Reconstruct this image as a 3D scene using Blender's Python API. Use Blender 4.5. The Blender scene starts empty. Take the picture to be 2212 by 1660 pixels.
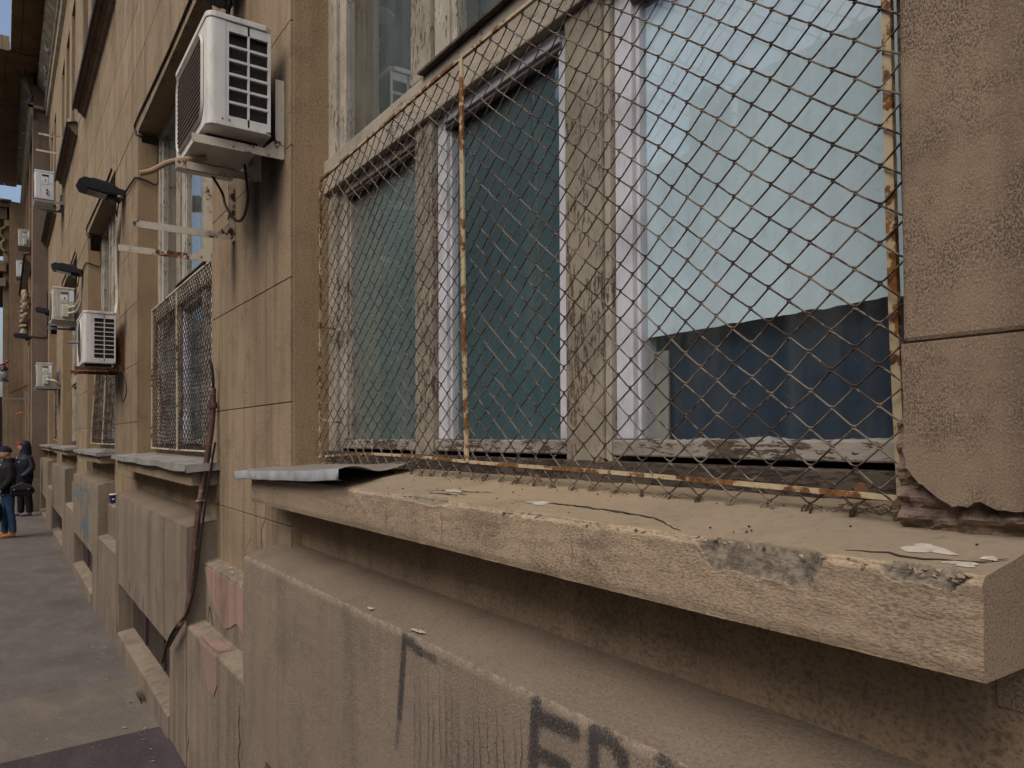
import bpy, bmesh, math, random
from mathutils import Vector, Matrix, noise
random.seed(7)
R = math.radians
sc = bpy.context.scene
COL = sc.collection
# ------------------------------------------------------------------ camera
cd = bpy.data.cameras.new('camera'); cam = bpy.data.objects.new('camera', cd); COL.objects.link(cam)
yaw, pitch, roll = R(34.6), R(0.8), R(0.25)
F = Vector((-math.cos(yaw)*math.cos(pitch), math.sin(yaw)*math.cos(pitch), math.sin(pitch)))
R0 = F.cross(Vector((0, 0, 1))).normalized(); U0 = R0.cross(F)
UP = U0*math.cos(roll) + R0*math.sin(roll); RT = F.cross(UP)
cam.matrix_world = Matrix(((RT.x, UP.x, -F.x, 0), (RT.y, UP.y, -F.y, 0), (RT.z, UP.z, -F.z, 1.62), (0, 0, 0, 1)))
cd.sensor_width = 36; cd.lens = 36*1600/2212; cd.shift_y = 92/2212
cd.clip_start = 0.05; cd.clip_end = 2000
sc.camera = cam
# ------------------------------------------------------------------ sky, sun, exposure
SUN_EL, SUN_AZ = R(50), math.atan2(-0.85, 0.28)
w = bpy.data.worlds.new('World'); sc.world = w; w.use_nodes = True
nt = w.node_tree; bg = nt.nodes['Background']
sky = nt.nodes.new('ShaderNodeTexSky'); sky.sky_type = 'NISHITA'; sky.sun_disc = False
sky.sun_elevation = SUN_EL; sky.sun_rotation = math.pi/2 - SUN_AZ
sky.air_density = 1.0; sky.dust_density = 5.0; sky.ozone_density = 1.0
nt.links.new(sky.outputs[0], bg.inputs[0]); bg.inputs[1].default_value = 0.15
sl = bpy.data.lights.new('sun', 'SUN'); sl.energy = 1.25; sl.angle = R(70); sl.color = (1, .95, .88)
so = bpy.data.objects.new('sun', sl); COL.objects.link(so)
sd = Vector((math.cos(SUN_AZ)*math.cos(SUN_EL), math.sin(SUN_AZ)*math.cos(SUN_EL), math.sin(SUN_EL)))
so.rotation_euler = (-sd).to_track_quat('-Z', 'Y').to_euler(); so.location = (0, -8, 20)
sc.view_settings.view_transform = 'Standard'; sc.view_settings.look = 'None'
sc.view_settings.exposure = 0.13; sc.view_settings.gamma = 1
sc.render.engine = 'CYCLES'
sc.cycles.caustics_reflective = False; sc.cycles.caustics_refractive = False; sc.cycles.use_adaptive_sampling = True; sc.cycles.adaptive_threshold = .03; sc.cycles.use_light_tree = False; sc.cycles.max_bounces = 6; sc.cycles.diffuse_bounces = 3; sc.cycles.glossy_bounces = 3; sc.cycles.transparent_max_bounces = 10; sc.cycles.transmission_bounces = 2

# ------------------------------------------------------------------ shader helpers
class NT:
    def __init__(s, name):
        s.m = bpy.data.materials.new(name); s.m.use_nodes = True; s.t = s.m.node_tree
        s.b = s.t.nodes['Principled BSDF']; s.out = s.t.nodes['Material Output']
        s.pos = s.node('ShaderNodeNewGeometry').outputs['Position']
    def node(s, ty, ins=None, **pr):
        n = s.t.nodes.new(ty)
        for k, v in pr.items(): setattr(n, k, v)
        for k, v in (ins or {}).items(): s.set(n.inputs[k], v)
        return n
    def set(s, sock, v):
        if isinstance(v, bpy.types.NodeSocket): s.t.links.new(v, sock)
        elif isinstance(v, tuple) and len(v) == 3 and sock.type == 'RGBA': sock.default_value = (*v, 1)
        else: sock.default_value = v
    def vec(s, sx, sy, sz, src=None):
        return s.node('ShaderNodeVectorMath', {0: src or s.pos, 1: (sx, sy, sz)}, operation='MULTIPLY').outputs[0]
    def noise(s, scale, detail=3, rough=.55, v=None, dist=0):
        return s.node('ShaderNodeTexNoise', {'Vector': v or s.pos, 'Scale': scale, 'Detail': detail, 'Roughness': rough, 'Distortion': dist}).outputs[0]
    def voro(s, scale, v=None, feature='F1'):
        return s.node('ShaderNodeTexVoronoi', {'Vector': v or s.pos, 'Scale': scale}, feature=feature).outputs[0]
    def rng(s, f, a, b, c=0., d=1.):
        return s.node('ShaderNodeMapRange', {0: f, 1: a, 2: b, 3: c, 4: d}, interpolation_type='SMOOTHSTEP').outputs[0]
    def mul(s, a, b, op='MULTIPLY'):
        return s.node('ShaderNodeMath', {0: a, 1: b}, operation=op).outputs[0]
    def mix(s, f, a, b):
        n = s.node('ShaderNodeMix', data_type='RGBA', clamp_factor=True)
        s.set(n.inputs[0], f); s.set(n.inputs[6], a); s.set(n.inputs[7], b)
        return n.outputs[2]
    def attr(s, name):
        return s.node('ShaderNodeAttribute', attribute_name=name).outputs['Fac']
    def bump(s, h, strength=.5, dist=.003, prev=None):
        i = {'Height': h, 'Strength': strength, 'Distance': dist}
        if prev: i['Normal'] = prev
        return s.node('ShaderNodeBump', i).outputs[0]
    def fin(s, col, rough=.85, normal=None, metal=0., spec=.3):
        s.set(s.b.inputs['Base Color'], col); s.set(s.b.inputs['Roughness'], rough)
        s.b.inputs['Metallic'].default_value = metal; s.b.inputs['Specular IOR Level'].default_value = spec
        if normal: s.set(s.b.inputs['Normal'], normal)
        return s.m

def stucco(name, A, B, stain=(.10, .085, .07), pit=(.07, .05, .045), pits=.5, pitscale=130, streak=.5,
           grain=.25, bd=.003, ani=(1, 1, 1), chipcol=(.185, .158, .118), spark=0, attrs=False, pt0=.49, blotch=.5, wavy=True, spots=(), pd=3, pr=.65, zvar=False):
    n = NT(name)
    big = n.noise(1.3, 3, .6)
    col = n.mix(n.rng(big, .32, .68), A, B)
    st = n.noise(1.0, 4, .68, n.vec(6.5, 6.5, .42), 1.2)
    col = n.mix(n.mul(n.rng(st, .42, .72), streak), col, stain)
    if streak > .2: col = n.mix(n.mul(n.rng(st, .42, .28), .22), col, tuple(min(1, c*1.35) for c in A))
    blot = n.noise(4.2, 4, .7)
    col = n.mix(n.mul(n.rng(blot, .48, .76), blotch), col, stain)
    f1 = n.noise(pitscale, pd, pr, n.vec(*ani)) if ani != (1, 1, 1) else n.noise(pitscale, pd, pr)
    zone = n.rng(n.noise(9., 3, .7) if zvar else blot, .36 if zvar else .3, .62, .12 if zvar else .45, 1.)
    col = n.mix(n.mul(n.mul(n.rng(f1, pt0, pt0+.13), zone), pits), col, pit)
    col = n.mix(n.mul(n.rng(f1, .5, .3), grain), col, tuple(min(1, c*1.55) for c in A))
    if spark:
        sp = n.voro(420); col = n.mix(n.mul(n.rng(sp, .22, .1), spark), col, (.62, .57, .5))
    rnd = n.node('ShaderNodeObjectInfo').outputs['Random']
    col = n.mix(n.mul(rnd, .14), col, stain)
    if attrs:
        wr = n.mul(n.attr('wear'), n.rng(n.noise(38, 4, .7), .42, .6))
        col = n.mix(n.mul(wr, .4), col, tuple(min(1, c*1.5) for c in A))
        chip = n.attr('chip'); cn = n.noise(55, 4, .7)
        cc = n.mix(n.rng(cn, .35, .65), tuple(c*.5 for c in chipcol), tuple(c*1.25 for c in chipcol))
        col = n.mix(n.rng(n.mul(chip, n.mul(cn, .7), 'ADD'), .62, .88), col, cc)
        pt = n.attr('paint'); pf = n.mul(pt, n.rng(f1, .3, .6, .55, 1.15))
        col = n.mix(n.rng(pf, .12, .95, 0, .84), col, (.026, .026, .03))
        col = n.mix(n.rng(n.attr('paint_blue'), .1, .8, 0, .75), col, (.035, .13, .19))
    nb = n.bump(n.mul(n.mul(f1, -1.), n.mul(blot, 1.6), 'ADD') if wavy else n.mul(f1, -1.), .75, bd)
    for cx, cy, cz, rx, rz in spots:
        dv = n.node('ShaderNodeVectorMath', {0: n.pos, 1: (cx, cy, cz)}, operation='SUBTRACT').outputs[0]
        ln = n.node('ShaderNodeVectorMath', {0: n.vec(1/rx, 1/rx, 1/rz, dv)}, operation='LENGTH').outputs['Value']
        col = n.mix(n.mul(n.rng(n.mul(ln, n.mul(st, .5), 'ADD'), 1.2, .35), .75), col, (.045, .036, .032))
    return n.fin(col, .92, nb, spec=.2)

def wood(name, paint, bare=(.065, .045, .033), amt=.55, dirt=.4, horiz=False):
    n = NT(name)
    v = n.vec(26, 120, 120) if horiz else n.vec(120, 120, 26)
    v2 = n.vec(18, 90, 90) if horiz else n.vec(90, 90, 18)
    fl = n.noise(1., 4, .72, v); gr = n.noise(2.2, 3, .6, v2)
    zone = n.rng(n.noise(5., 4), .34, .66, -.06, .08)
    f = n.mul(fl, zone, 'ADD')
    col = n.mix(n.rng(n.noise(7, 4), .4, .7), paint, tuple(c*.72 for c in paint))
    col = n.mix(n.mul(n.rng(gr, .5, .75), dirt), col, tuple(c*.35 for c in paint))
    thr = .78-.3*amt
    mask = n.rng(f, thr, thr+.05)
    bcol = n.mix(n.rng(gr, .35, .65), bare, tuple(c*2.2 for c in bare))
    col = n.mix(mask, col, bcol)
    nb = n.bump(n.mul(n.mul(mask, -1.), n.mul(gr, .5), 'ADD'), .7, .002)
    return n.fin(col, .75, nb, spec=.25)

def metalpaint(name, paint, rust=(.17, .06, .018), amt=.4, scale=34, rough=.55, rust2=(.05, .025, .018)):
    n = NT(name)
    a = n.noise(scale, 6, .7); b = n.noise(scale*.17, 3)
    f = n.mul(a, n.rng(b, .3, .7, -.14, .14), 'ADD')
    t = .74-.36*amt
    rc = n.mix(n.rng(n.noise(scale*2.4, 3), .4, .65), rust, rust2)
    soft = n.mix(n.mul(n.rng(f, t-.13, t), .55), paint, tuple(p*.6+r*.6 for p, r in zip(paint, rust)))
    m = n.rng(f, t, t+.04)
    col = n.mix(m, soft, rc)
    nb = n.bump(f, .35, .001)
    return n.fin(col, n.rng(m, 0, 1, rough, .9), nb, spec=.35)

def plain(name, col, rough=.6, var=.25, scale=8, metal=0., bump=0., spec=.35):
    n = NT(name)
    c = n.mix(n.rng(n.noise(scale, 4, .6), .3, .7), col, tuple(x*(1-var) for x in col))
    nb = n.bump(n.noise(scale*6, 3), .4, bump) if bump else None
    return n.fin(c, rough, nb, metal, spec)

def casing(name, col, dirt=(.16, .135, .10), amt=.5):
    n = NT(name)
    f = n.noise(5, 5, .65, n.vec(3, 3, 1)); g = n.noise(22, 4, .6, n.vec(2.5, 2.5, .5)); sp = n.noise(90, 3)
    c = n.mix(n.mul(n.rng(f, .45, .8), amt), col, dirt)
    c = n.mix(n.mul(n.rng(g, .55, .8), amt*.8), c, dirt)
    c = n.mix(n.mul(n.rng(sp, .66, .74), .6), c, dirt)
    return n.fin(c, .5, n.bump(f, .1, .002), spec=.4)

def glass(name, tint=(1, 1, 1), dirt=.06, wav=.0006, dcol=(.30, .33, .32), refl=.07):
    n = NT(name)
    wv = n.bump(n.noise(2.2, 2, .5), .35, wav)
    tr = n.node('ShaderNodeBsdfTransparent', {0: tint}).outputs[0]
    gl = n.node('ShaderNodeBsdfGlossy', {'Color': (.95, .97, 1.), 'Roughness': .012, 'Normal': wv}).outputs[0]
    di = n.node('ShaderNodeBsdfDiffuse', {'Color': dcol}).outputs[0]
    fc = n.node('ShaderNodeLayerWeight', {'Blend': .5, 'Normal': wv}).outputs['Facing']
    fr = n.mul(n.mul(n.mul(fc, 4., 'POWER'), .85), refl, 'ADD')
    st = n.noise(1, 5, .65, n.vec(30, 30, 1.6)); bl = n.noise(4, 5, .65)
    df = n.mul(n.rng(n.mul(st, bl, 'ADD'), .8, 1.35), dirt*3); df = n.mul(df, dirt, 'ADD')
    m1 = n.node('ShaderNodeMixShader', {0: fr, 1: tr, 2: gl}).outputs[0]
    m2 = n.node('ShaderNodeMixShader', {0: df, 1: m1, 2: di}).outputs[0]
    n.t.links.new(m2, n.out.inputs[0])
    return n.m

M = {}
OCH1, OCH2 = (.335, .255, .163), (.27, .202, .127)
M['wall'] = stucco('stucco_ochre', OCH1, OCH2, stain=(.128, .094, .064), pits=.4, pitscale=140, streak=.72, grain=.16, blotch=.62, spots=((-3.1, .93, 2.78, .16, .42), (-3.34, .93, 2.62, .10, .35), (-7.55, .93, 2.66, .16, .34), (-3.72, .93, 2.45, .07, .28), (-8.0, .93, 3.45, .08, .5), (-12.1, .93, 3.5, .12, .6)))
M['wall_near'] = stucco('stucco_pitted', (.325, .242, .162), (.25, .184, .128), stain=(.13, .095, .072), pit=(.055, .042, .04), pits=.85, pitscale=430, streak=.5, grain=.35, bd=.003, ani=(1, 1, .7), pt0=.45, pd=4, pr=.7, blotch=.8, zvar=True)
M['reveal'] = stucco('stucco_reveal', (.335, .24, .142), (.29, .205, .118), stain=(.16, .115, .07), pits=.3, streak=.4)
M['sill'] = stucco('stucco_sill', (.36, .279, .19), (.29, .222, .154), stain=(.155, .12, .086), pit=(.10, .072, .055), pits=.65, pitscale=240, streak=.15, grain=.35, bd=.0032, ani=(.6, 1, 1.3), attrs=True, pd=4, pr=.7, blotch=.6)
M['sill_far'] = stucco('stucco_sill_far', (.34, .255, .168), (.28, .21, .138), pits=.4, streak=.3)
M['silltop'] = stucco('sill_screed', (.285, .22, .142), (.215, .175, .125), stain=(.13, .112, .09), pits=.35, pitscale=60, pd=5, pr=.75, streak=0, grain=.12, bd=.002, attrs=True, pt0=.54)
M['under'] = stucco('stucco_under_sill', (.33, .24, .148), (.255, .183, .116), stain=(.085, .066, .054), pits=.6, pitscale=130, streak=.3, pd=4, pr=.8)
M['panel'] = stucco('plinth_roughcast', (.275, .22, .162), (.22, .176, .132), stain=(.122, .097, .073), pits=.75, pitscale=200, pd=4, pr=.8, streak=.5, grain=.6, bd=.003, spark=.5, attrs=True)
M['panelfar'] = stucco('plinth_render', (.26, .212, .155), (.212, .172, .126), stain=(.112, .09, .067), pits=.4, pitscale=130, streak=.75, grain=.25, attrs=True)
M['paneltop'] = stucco('plinth_ledge', (.20, .158, .115), (.158, .124, .09), stain=(.095, .075, .056), pits=.5, pitscale=160, pd=4, pr=.8, streak=0, grain=.4, spark=.2)
M['pink'] = stucco('pink_repair_plaster', (.36, .235, .195), (.27, .175, .14), stain=(.17, .115, .085), pits=.35, streak=.45, blotch=.8, wavy=False)
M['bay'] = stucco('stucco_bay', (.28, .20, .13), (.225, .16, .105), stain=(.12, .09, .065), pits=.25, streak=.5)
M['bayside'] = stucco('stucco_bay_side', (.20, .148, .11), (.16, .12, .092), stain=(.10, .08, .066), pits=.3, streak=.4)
M['soffit'] = plain('eaves_boards', (.21, .13, .065), .85, .35, 3, bump=.003)
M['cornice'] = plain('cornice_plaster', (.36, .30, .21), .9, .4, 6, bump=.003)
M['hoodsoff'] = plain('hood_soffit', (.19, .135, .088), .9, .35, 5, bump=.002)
M['flashblack'] = plain('black_flashing', (.012, .012, .016), .6, .3, 6)
M['zinc'] = plain('zinc_sheet', (.30, .285, .26), .6, .4, 7, metal=.1)
M['zincnear'] = plain('zinc_sheet_worn', (.30, .31, .31), .5, .4, 14, metal=.1)
M['zinctop'] = plain('zinc_top_dusty', (.235, .205, .175), .7, .35, 9, metal=.1, bump=.0015)
M['wood'] = wood('flaking_grey_wood', (.40, .365, .30), amt=.6)
M['wood2'] = wood('flaking_post', (.315, .28, .215), amt=.68, dirt=.55)
M['woodlow'] = wood('bare_weathered_rail', (.34, .31, .27), bare=(.06, .043, .032), amt=.85, horiz=True)
M['woodh'] = wood('flaking_transom', (.35, .31, .25), amt=.6, horiz=True)
M['wooddark'] = wood('rotten_board', (.10, .082, .065), bare=(.028, .02, .016), amt=.95, horiz=True)
M['white'] = wood('white_painted_sash', (.60, .60, .65), bare=(.2, .18, .17), amt=.12, dirt=.25)
M['whiteh'] = wood('white_painted_rail', (.58, .58, .62), bare=(.2, .18, .17), amt=.15, dirt=.25, horiz=True)
M['roll'] = plain('grey_moulding', (.13, .115, .10), .6, .4, 14)
M['glass'] = glass('window_glass', (.95, .975, .99), refl=.115, dirt=.04)
M['glassfilm'] = glass('filmed_glass', (.95, .975, .98), refl=.135, dirt=.05)
M['glassup'] = glass('upper_glass_dusty', (.85, .92, .93), dirt=.05, refl=.24)
M['glassfar'] = glass('far_window_glass', (.9, .95, .95), dirt=.05)
M['film'] = plain('teal_window_film', (.175, .275, .262), .55, .3, 1.5)
M['film2'] = plain('blue_window_film', (.058, .138, .158), .5, .35, 1.2)
M['curtain'] = plain('grey_curtain', (.12, .145, .135), .9, .3, 2)
n_ = NT('paper_blind'); c_ = n_.mix(n_.rng(n_.noise(5, 5, .65), .35, .7), (.70, .86, .92), (.60, .76, .83))
c_ = n_.mix(n_.mul(n_.rng(n_.noise(14, 4, .7), .58, .75), .3), c_, (.36, .41, .40))
M['paper'] = n_.fin(c_, .85, n_.bump(n_.noise(9, 4, .6), .5, .01))
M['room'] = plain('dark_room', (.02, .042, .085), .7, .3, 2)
M['strip'] = plain('pale_strip', (.34, .34, .29), .6, .4, 10)
M['meshframe'] = metalpaint('rusty_cream_frame', (.43, .36, .23), rust=(.20, .085, .022), amt=.7, scale=34, rust2=(.085, .04, .02))
M['meshframe2'] = metalpaint('cream_frame_far', (.52, .46, .34), rust=(.20, .08, .02), amt=.45, scale=26)
M['wire'] = metalpaint('dull_fence_wire', (.16, .128, .095), rust=(.05, .036, .028), amt=.72, scale=60, rough=.6)
M['wiredark'] = metalpaint('dark_fence_wire', (.07, .055, .042), rust=(.04, .025, .02), amt=.8, scale=40)
M['acwhite'] = casing('ac_white', (.62, .61, .58), amt=.35)
M['accream'] = casing('ac_cream', (.50, .49, .41), amt=.45)
M['acwhite2'] = casing('ac_bluish_white', (.62, .64, .66), amt=.3)
M['acgrey'] = casing('ac_grey', (.60, .58, .55), amt=.5)
M['acring'] = plain('ac_ring', (.55, .53, .44), .5, .2, 9)
M['dark'] = plain('dark_inside', (.018, .014, .013), .6, .3, 20)
M['coil'] = plain('coil_fins', (.032, .026, .024), .5, .5, 60)
M['slat'] = plain('brown_grille', (.15, .105, .08), .6, .3, 20)
M['bracket'] = metalpaint('cream_bracket', (.58, .53, .43), rust=(.20, .09, .03), amt=.4, scale=22)
M['bracketrust'] = metalpaint('rusty_bracket', (.15, .06, .03), rust=(.22, .075, .02), amt=.9, scale=22)
M['brackethalf'] = metalpaint('flaking_bracket', (.58, .53, .43), rust=(.075, .028, .022), amt=.6, scale=11)
M['galv'] = plain('galvanised', (.33, .34, .34), .4, .3, 20, metal=.6)
M['black'] = plain('black_plastic', (.022, .022, .028), .4, .4, 12)
M['lens'] = plain('floodlight_glass', (.035, .037, .045), .15, .2, 5, spec=.5)
M['cable'] = plain('black_cable', (.018, .015, .014), .6, .3, 20)
M['cablebrown'] = plain('brown_cable', (.07, .042, .025), .6, .3, 20)
M['hose'] = plain('tan_hose', (.33, .22, .13), .6, .2, 30)
M['wrap'] = casing('pipe_wrap', (.52, .47, .38), dirt=(.10, .085, .07), amt=.8)
M['pipe'] = metalpaint('brown_pipe', (.075, .038, .03), rust=(.27, .20, .135), amt=.38, scale=26, rough=.5, rust2=(.25, .19, .13))
M['brownsheet'] = plain('brown_sheet', (.055, .036, .032), .6, .35, 5)
M['drop'] = plain('pale_droppings', (.44, .40, .33), .9, .35, 40, bump=.002)
M['crack'] = plain('crack', (.035, .026, .02), 1, .4, 40)
M['mortar'] = stucco('broken_mortar', (.27, .20, .16), (.17, .12, .09), stain=(.06, .042, .034), pits=.7, pitscale=60, streak=0, bd=.006, pd=4, pr=.8, blotch=.9)
M['debris'] = plain('dark_debris', (.05, .038, .03), 1, .6, 60)
M['leaf'] = plain('dry_leaf', (.15, .07, .032), .8, .4, 30)
M['sticker'] = plain('sticker', (.72, .74, .78), .5, .1, 20)

# ------------------------------------------------------------------ mesh helpers
ORG = {}
def tag(o, label=None, cat=None, group=None, kind=None):
    if label: o['label'] = label
    if cat: o['category'] = cat
    if group: o['group'] = group
    if kind: o['kind'] = kind
    return o
def thing(name, label, cat, loc=(0, 0, 0), group=None, rz=0., local=False):
    o = bpy.data.objects.new(name, None); COL.objects.link(o); o.location = loc; o.rotation_euler = (0, 0, rz)
    o.empty_display_size = .1
    ORG[o.name] = Vector((0, 0, 0)) if local else Vector(loc)
    return tag(o, label, cat, group)
class MB:
    def __init__(s): s.v = []; s.f = []; s.mi = []; s.at = {}
    def add(s, vs, fs, mi=0):
        o = len(s.v); s.v += [tuple(p) for p in vs]; s.f += [tuple(i+o for i in f) for f in fs]; s.mi += [mi]*len(fs); return s
    def box(s, x0, x1, y0, y1, z0, z1, mi=0):
        x0, x1 = min(x0, x1), max(x0, x1); y0, y1 = min(y0, y1), max(y0, y1); z0, z1 = min(z0, z1), max(z0, z1)
        v = [(x0, y0, z0), (x1, y0, z0), (x1, y1, z0), (x0, y1, z0), (x0, y0, z1), (x1, y0, z1), (x1, y1, z1), (x0, y1, z1)]
        return s.add(v, [(0, 3, 2, 1), (4, 5, 6, 7), (0, 1, 5, 4), (1, 2, 6, 5), (2, 3, 7, 6), (3, 0, 4, 7)], mi)
    def hexa(s, v, mi=0):
        return s.add(v, [(0, 3, 2, 1), (4, 5, 6, 7), (0, 1, 5, 4), (1, 2, 6, 5), (2, 3, 7, 6), (3, 0, 4, 7)], mi)
    def prism(s, poly, axis, a, b, mi=0):
        # poly: 2D list; axis: the extruded axis
        def mk(p, t): return (t, p[0], p[1]) if axis == 'x' else ((p[0], t, p[1]) if axis == 'y' else (p[0], p[1], t))
        n = len(poly); v = [mk(p, a) for p in poly]+[mk(p, b) for p in poly]
        f = [tuple(range(n-1, -1, -1)), tuple(range(n, 2*n))]+[(i, (i+1) % n, n+(i+1) % n, n+i) for i in range(n)]
        return s.add(v, f, mi)
    def tube(s, pts, r, n=6, cap=True, mi=0, flat=None):
        pts = [Vector(p) for p in pts]; L = len(pts); vs = []; up = None
        for i, p in enumerate(pts):
            d = (pts[min(i+1, L-1)]-pts[max(i-1, 0)])
            if d.length < 1e-9: d = Vector((0, 0, 1))
            d.normalize()
            if up is None: up = Vector((0, 0, 1)) if abs(d.z) < .9 else Vector((0, 1, 0))
            a = d.cross(up)
            if a.length < 1e-4: a = d.orthogonal()
            a.normalize(); b = a.cross(d).normalized(); up = b
            rr = r[i] if isinstance(r, (list, tuple)) else r
            ra, rb = (rr*flat[0], rr*flat[1]) if flat else (rr, rr)
            for k in range(n):
                t = 2*math.pi*(k+.5)/n; vs.append(p+a*math.cos(t)*ra+b*math.sin(t)*rb)
        fs = [(i*n+k, i*n+(k+1) % n, (i+1)*n+(k+1) % n, (i+1)*n+k) for i in range(L-1) for k in range(n)]
        if cap: fs += [tuple(range(n-1, -1, -1)), tuple((L-1)*n+k for k in range(n))]
        return s.add(vs, fs, mi)
    def ell(s, c, r, nu=12, nv=8, mi=0):
        c = Vector(c); vs = [c+Vector((0, 0, r[2]))]
        for j in range(1, nv):
            t = math.pi*j/nv
            for i in range(nu):
                u = 2*math.pi*i/nu; vs.append(c+Vector((r[0]*math.sin(t)*math.cos(u), r[1]*math.sin(t)*math.sin(u), r[2]*math.cos(t))))
        vs.append(c-Vector((0, 0, r[2]))); fs = [(0, 1+i, 1+(i+1) % nu) for i in range(nu)]
        for j in range(nv-2):
            for i in range(nu): a = 1+j*nu; fs.append((a+i, a+nu+i, a+nu+(i+1) % nu, a+(i+1) % nu))
        a = 1+(nv-2)*nu; fs += [(a+i, len(vs)-1, a+(i+1) % nu) for i in range(nu)]
        return s.add(vs, fs, mi)
    def grid(s, P, mi=0):
        # P: rows of points
        nr, nc = len(P), len(P[0]); return s.add([p for r in P for p in r], [(i*nc+j, i*nc+j+1, (i+1)*nc+j+1, (i+1)*nc+j) for i in range(nr-1) for j in range(nc-1)], mi)
    def build(s, name, mat, parent=None, smooth=False, bevel=0, label=None, cat=None, group=None, kind=None, ang=35):
        if parent is not None: org = ORG[parent.name]
        else:
            xs = [p[0] for p in s.v]; ys = [p[1] for p in s.v]; zs = [p[2] for p in s.v]
            org = Vector(((min(xs)+max(xs))/2, (min(ys)+max(ys))/2, min(zs)))
        me = bpy.data.meshes.new(name); me.from_pydata([(p[0]-org.x, p[1]-org.y, p[2]-org.z) for p in s.v], [], s.f)
        for m_ in (mat if isinstance(mat, (list, tuple)) else [mat]): me.materials.append(M[m_] if isinstance(m_, str) else m_)
        if any(s.mi): me.polygons.foreach_set('material_index', s.mi)
        for k, vals in s.at.items():
            a = me.attributes.new(k, 'FLOAT', 'POINT'); a.data.foreach_set('value', vals)
        bm = bmesh.new(); bm.from_mesh(me); bmesh.ops.recalc_face_normals(bm, faces=bm.faces); bm.to_mesh(me); bm.free()
        if smooth:
            me.polygons.foreach_set('use_smooth', [True]*len(me.polygons)); me.set_sharp_from_angle(angle=R(ang))
        o = bpy.data.objects.new(name, me); COL.objects.link(o)
        if parent is not None: o.parent = parent; ORG[o.name] = org.copy()
        else: o.location = org; ORG[o.name] = org.copy()
        if bevel:
            b = o.modifiers.new('bevel', 'BEVEL'); b.width = bevel; b.segments = 2; b.limit_method = 'ANGLE'; b.angle_limit = R(40)
        return tag(o, label, cat, group, kind)
def B(name, mat, parent, *b, bevel=0, **k): return MB().box(*b).build(name, mat, parent, bevel=bevel, **k)
def nz(x, y, z): return noise.noise(Vector((x, y, z)))
def curve(pts, k=6):
    # Catmull-Rom
    P = [Vector(p) for p in pts]; out = []
    for i in range(len(P)-1):
        a, b, c, d = P[max(i-1, 0)], P[i], P[i+1], P[min(i+2, len(P)-1)]
        for j in range(k):
            t = j/k; out.append(.5*((2*b)+(c-a)*t+(2*a-5*b+4*c-d)*t*t+(3*b-a-3*c+d)*t**3))
    return out+[P[-1]]
# ------------------------------------------------------------------ ground, pavement, road
def gz(x):
    t = [(8, -.03), (-4, -.047), (-8.5, -.095), (-16, -.115), (-30, -.14), (-80, -.2)]
    for (a, za), (b, zb) in zip(t, t[1:]):
        if x >= b: return za+(zb-za)*(a-x)/(a-b)
    return t[-1][1]
def asphalt(name, A, Bc, dust, speck=.4):
    n = NT(name)
    c = n.mix(n.rng(n.noise(1.6, 5, .6), .3, .7), A, Bc)
    c = n.mix(n.mul(n.rng(n.noise(2.3, 4, .7, n.vec(1, 2, 1)), .42, .7), .75), c, dust)
    c = n.mix(n.mul(n.rng(n.noise(.7, 3, .6), .5, .75), .5), c, tuple(q*.5 for q in A))
    c = n.mix(n.mul(n.rng(n.voro(70), .24, .1), speck), c, (.27, .24, .2))
    c = n.mix(n.mul(n.rng(n.noise(160, 3), .52, .68), .55), c, (.03, .026, .026))
    c = n.mix(n.mul(n.rng(n.noise(26, 4, .7), .64, .72), .5), c, (.26, .23, .19))
    return n.fin(c, .88, n.bump(n.noise(150, 4, .6), .6, .004), spec=.3)
M['asph_far'] = asphalt('asphalt_worn_grey', (.122, .106, .098), (.10, .086, .08), (.158, .136, .115))
M['asph_mid'] = asphalt('asphalt_dusty', (.15, .126, .102), (.122, .102, .084), (.185, .154, .118), .6)
M['asph_near'] = asphalt('asphalt_dark_patch', (.052, .038, .042), (.043, .032, .036), (.075, .058, .058), .25)
M['asph_road'] = asphalt('asphalt_road', (.05, .05, .052), (.06, .058, .056), (.09, .085, .08))
tag(MB().grid([[(x, y, -.36) for x in (-600, -100, 0, 600)] for y in (-600, -20, 600)]).build('ground', 'asph_road'), kind='structure')
def sheet(xa, xb, skew, y0, y1, top=0.):
    nx = max(2, int(abs(xb-xa)/1.2)); ny = 5; P = []
    m = MB()
    for j in range(ny+1):
        y = y0+(y1-y0)*j/ny; row = []
        for i in range(nx+1):
            t = i/nx; x = xa+(xb-xa)*t+skew*((y)/.786)
            row.append((x, y, gz(x)+top+.006*nz(x*.9, y*.9, 3)))
        P.append(row)
    m.grid(P)
    for e in (0, -1):
        m.grid([[r[e] for r in P], [(r[e][0], r[e][1], r[e][2]-.06) for r in P]])
    return m
pav = tag(sheet(-5.79, -120, -.07, -2.6, .87).build('pavement', 'asph_far', smooth=True), kind='structure')
sheet(-4.66, -5.784, -.075, -2.6, .87, .002).build('asphalt_patch', 'asph_mid', pav, smooth=True, label='dusty tan strip of pavement')
sheet(10, -4.654, -.075, -2.6, .87, .006).build('asphalt_patch', 'asph_near', pav, smooth=True, label='dark purplish asphalt repair')
kb = MB(); kb.grid([[(x, y, z+gz(x)) for x in range(10, -120, -5)] for y, z in ((-2.6, -.06), (-2.6, .005), (-2.78, .005), (-2.8, -.02), (-2.8, -.15))])
tag(kb.build('kerb', plain('kerb_stone', (.25, .23, .21), .9, .3, 6, bump=.004)), kind='structure')
tag(MB().grid([[(x, y, gz(x)-.125) for x in range(10, -120, -5)] for y in (-2.79, -6, -9, -12)]).build('road', 'asph_road'), kind='structure')

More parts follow.
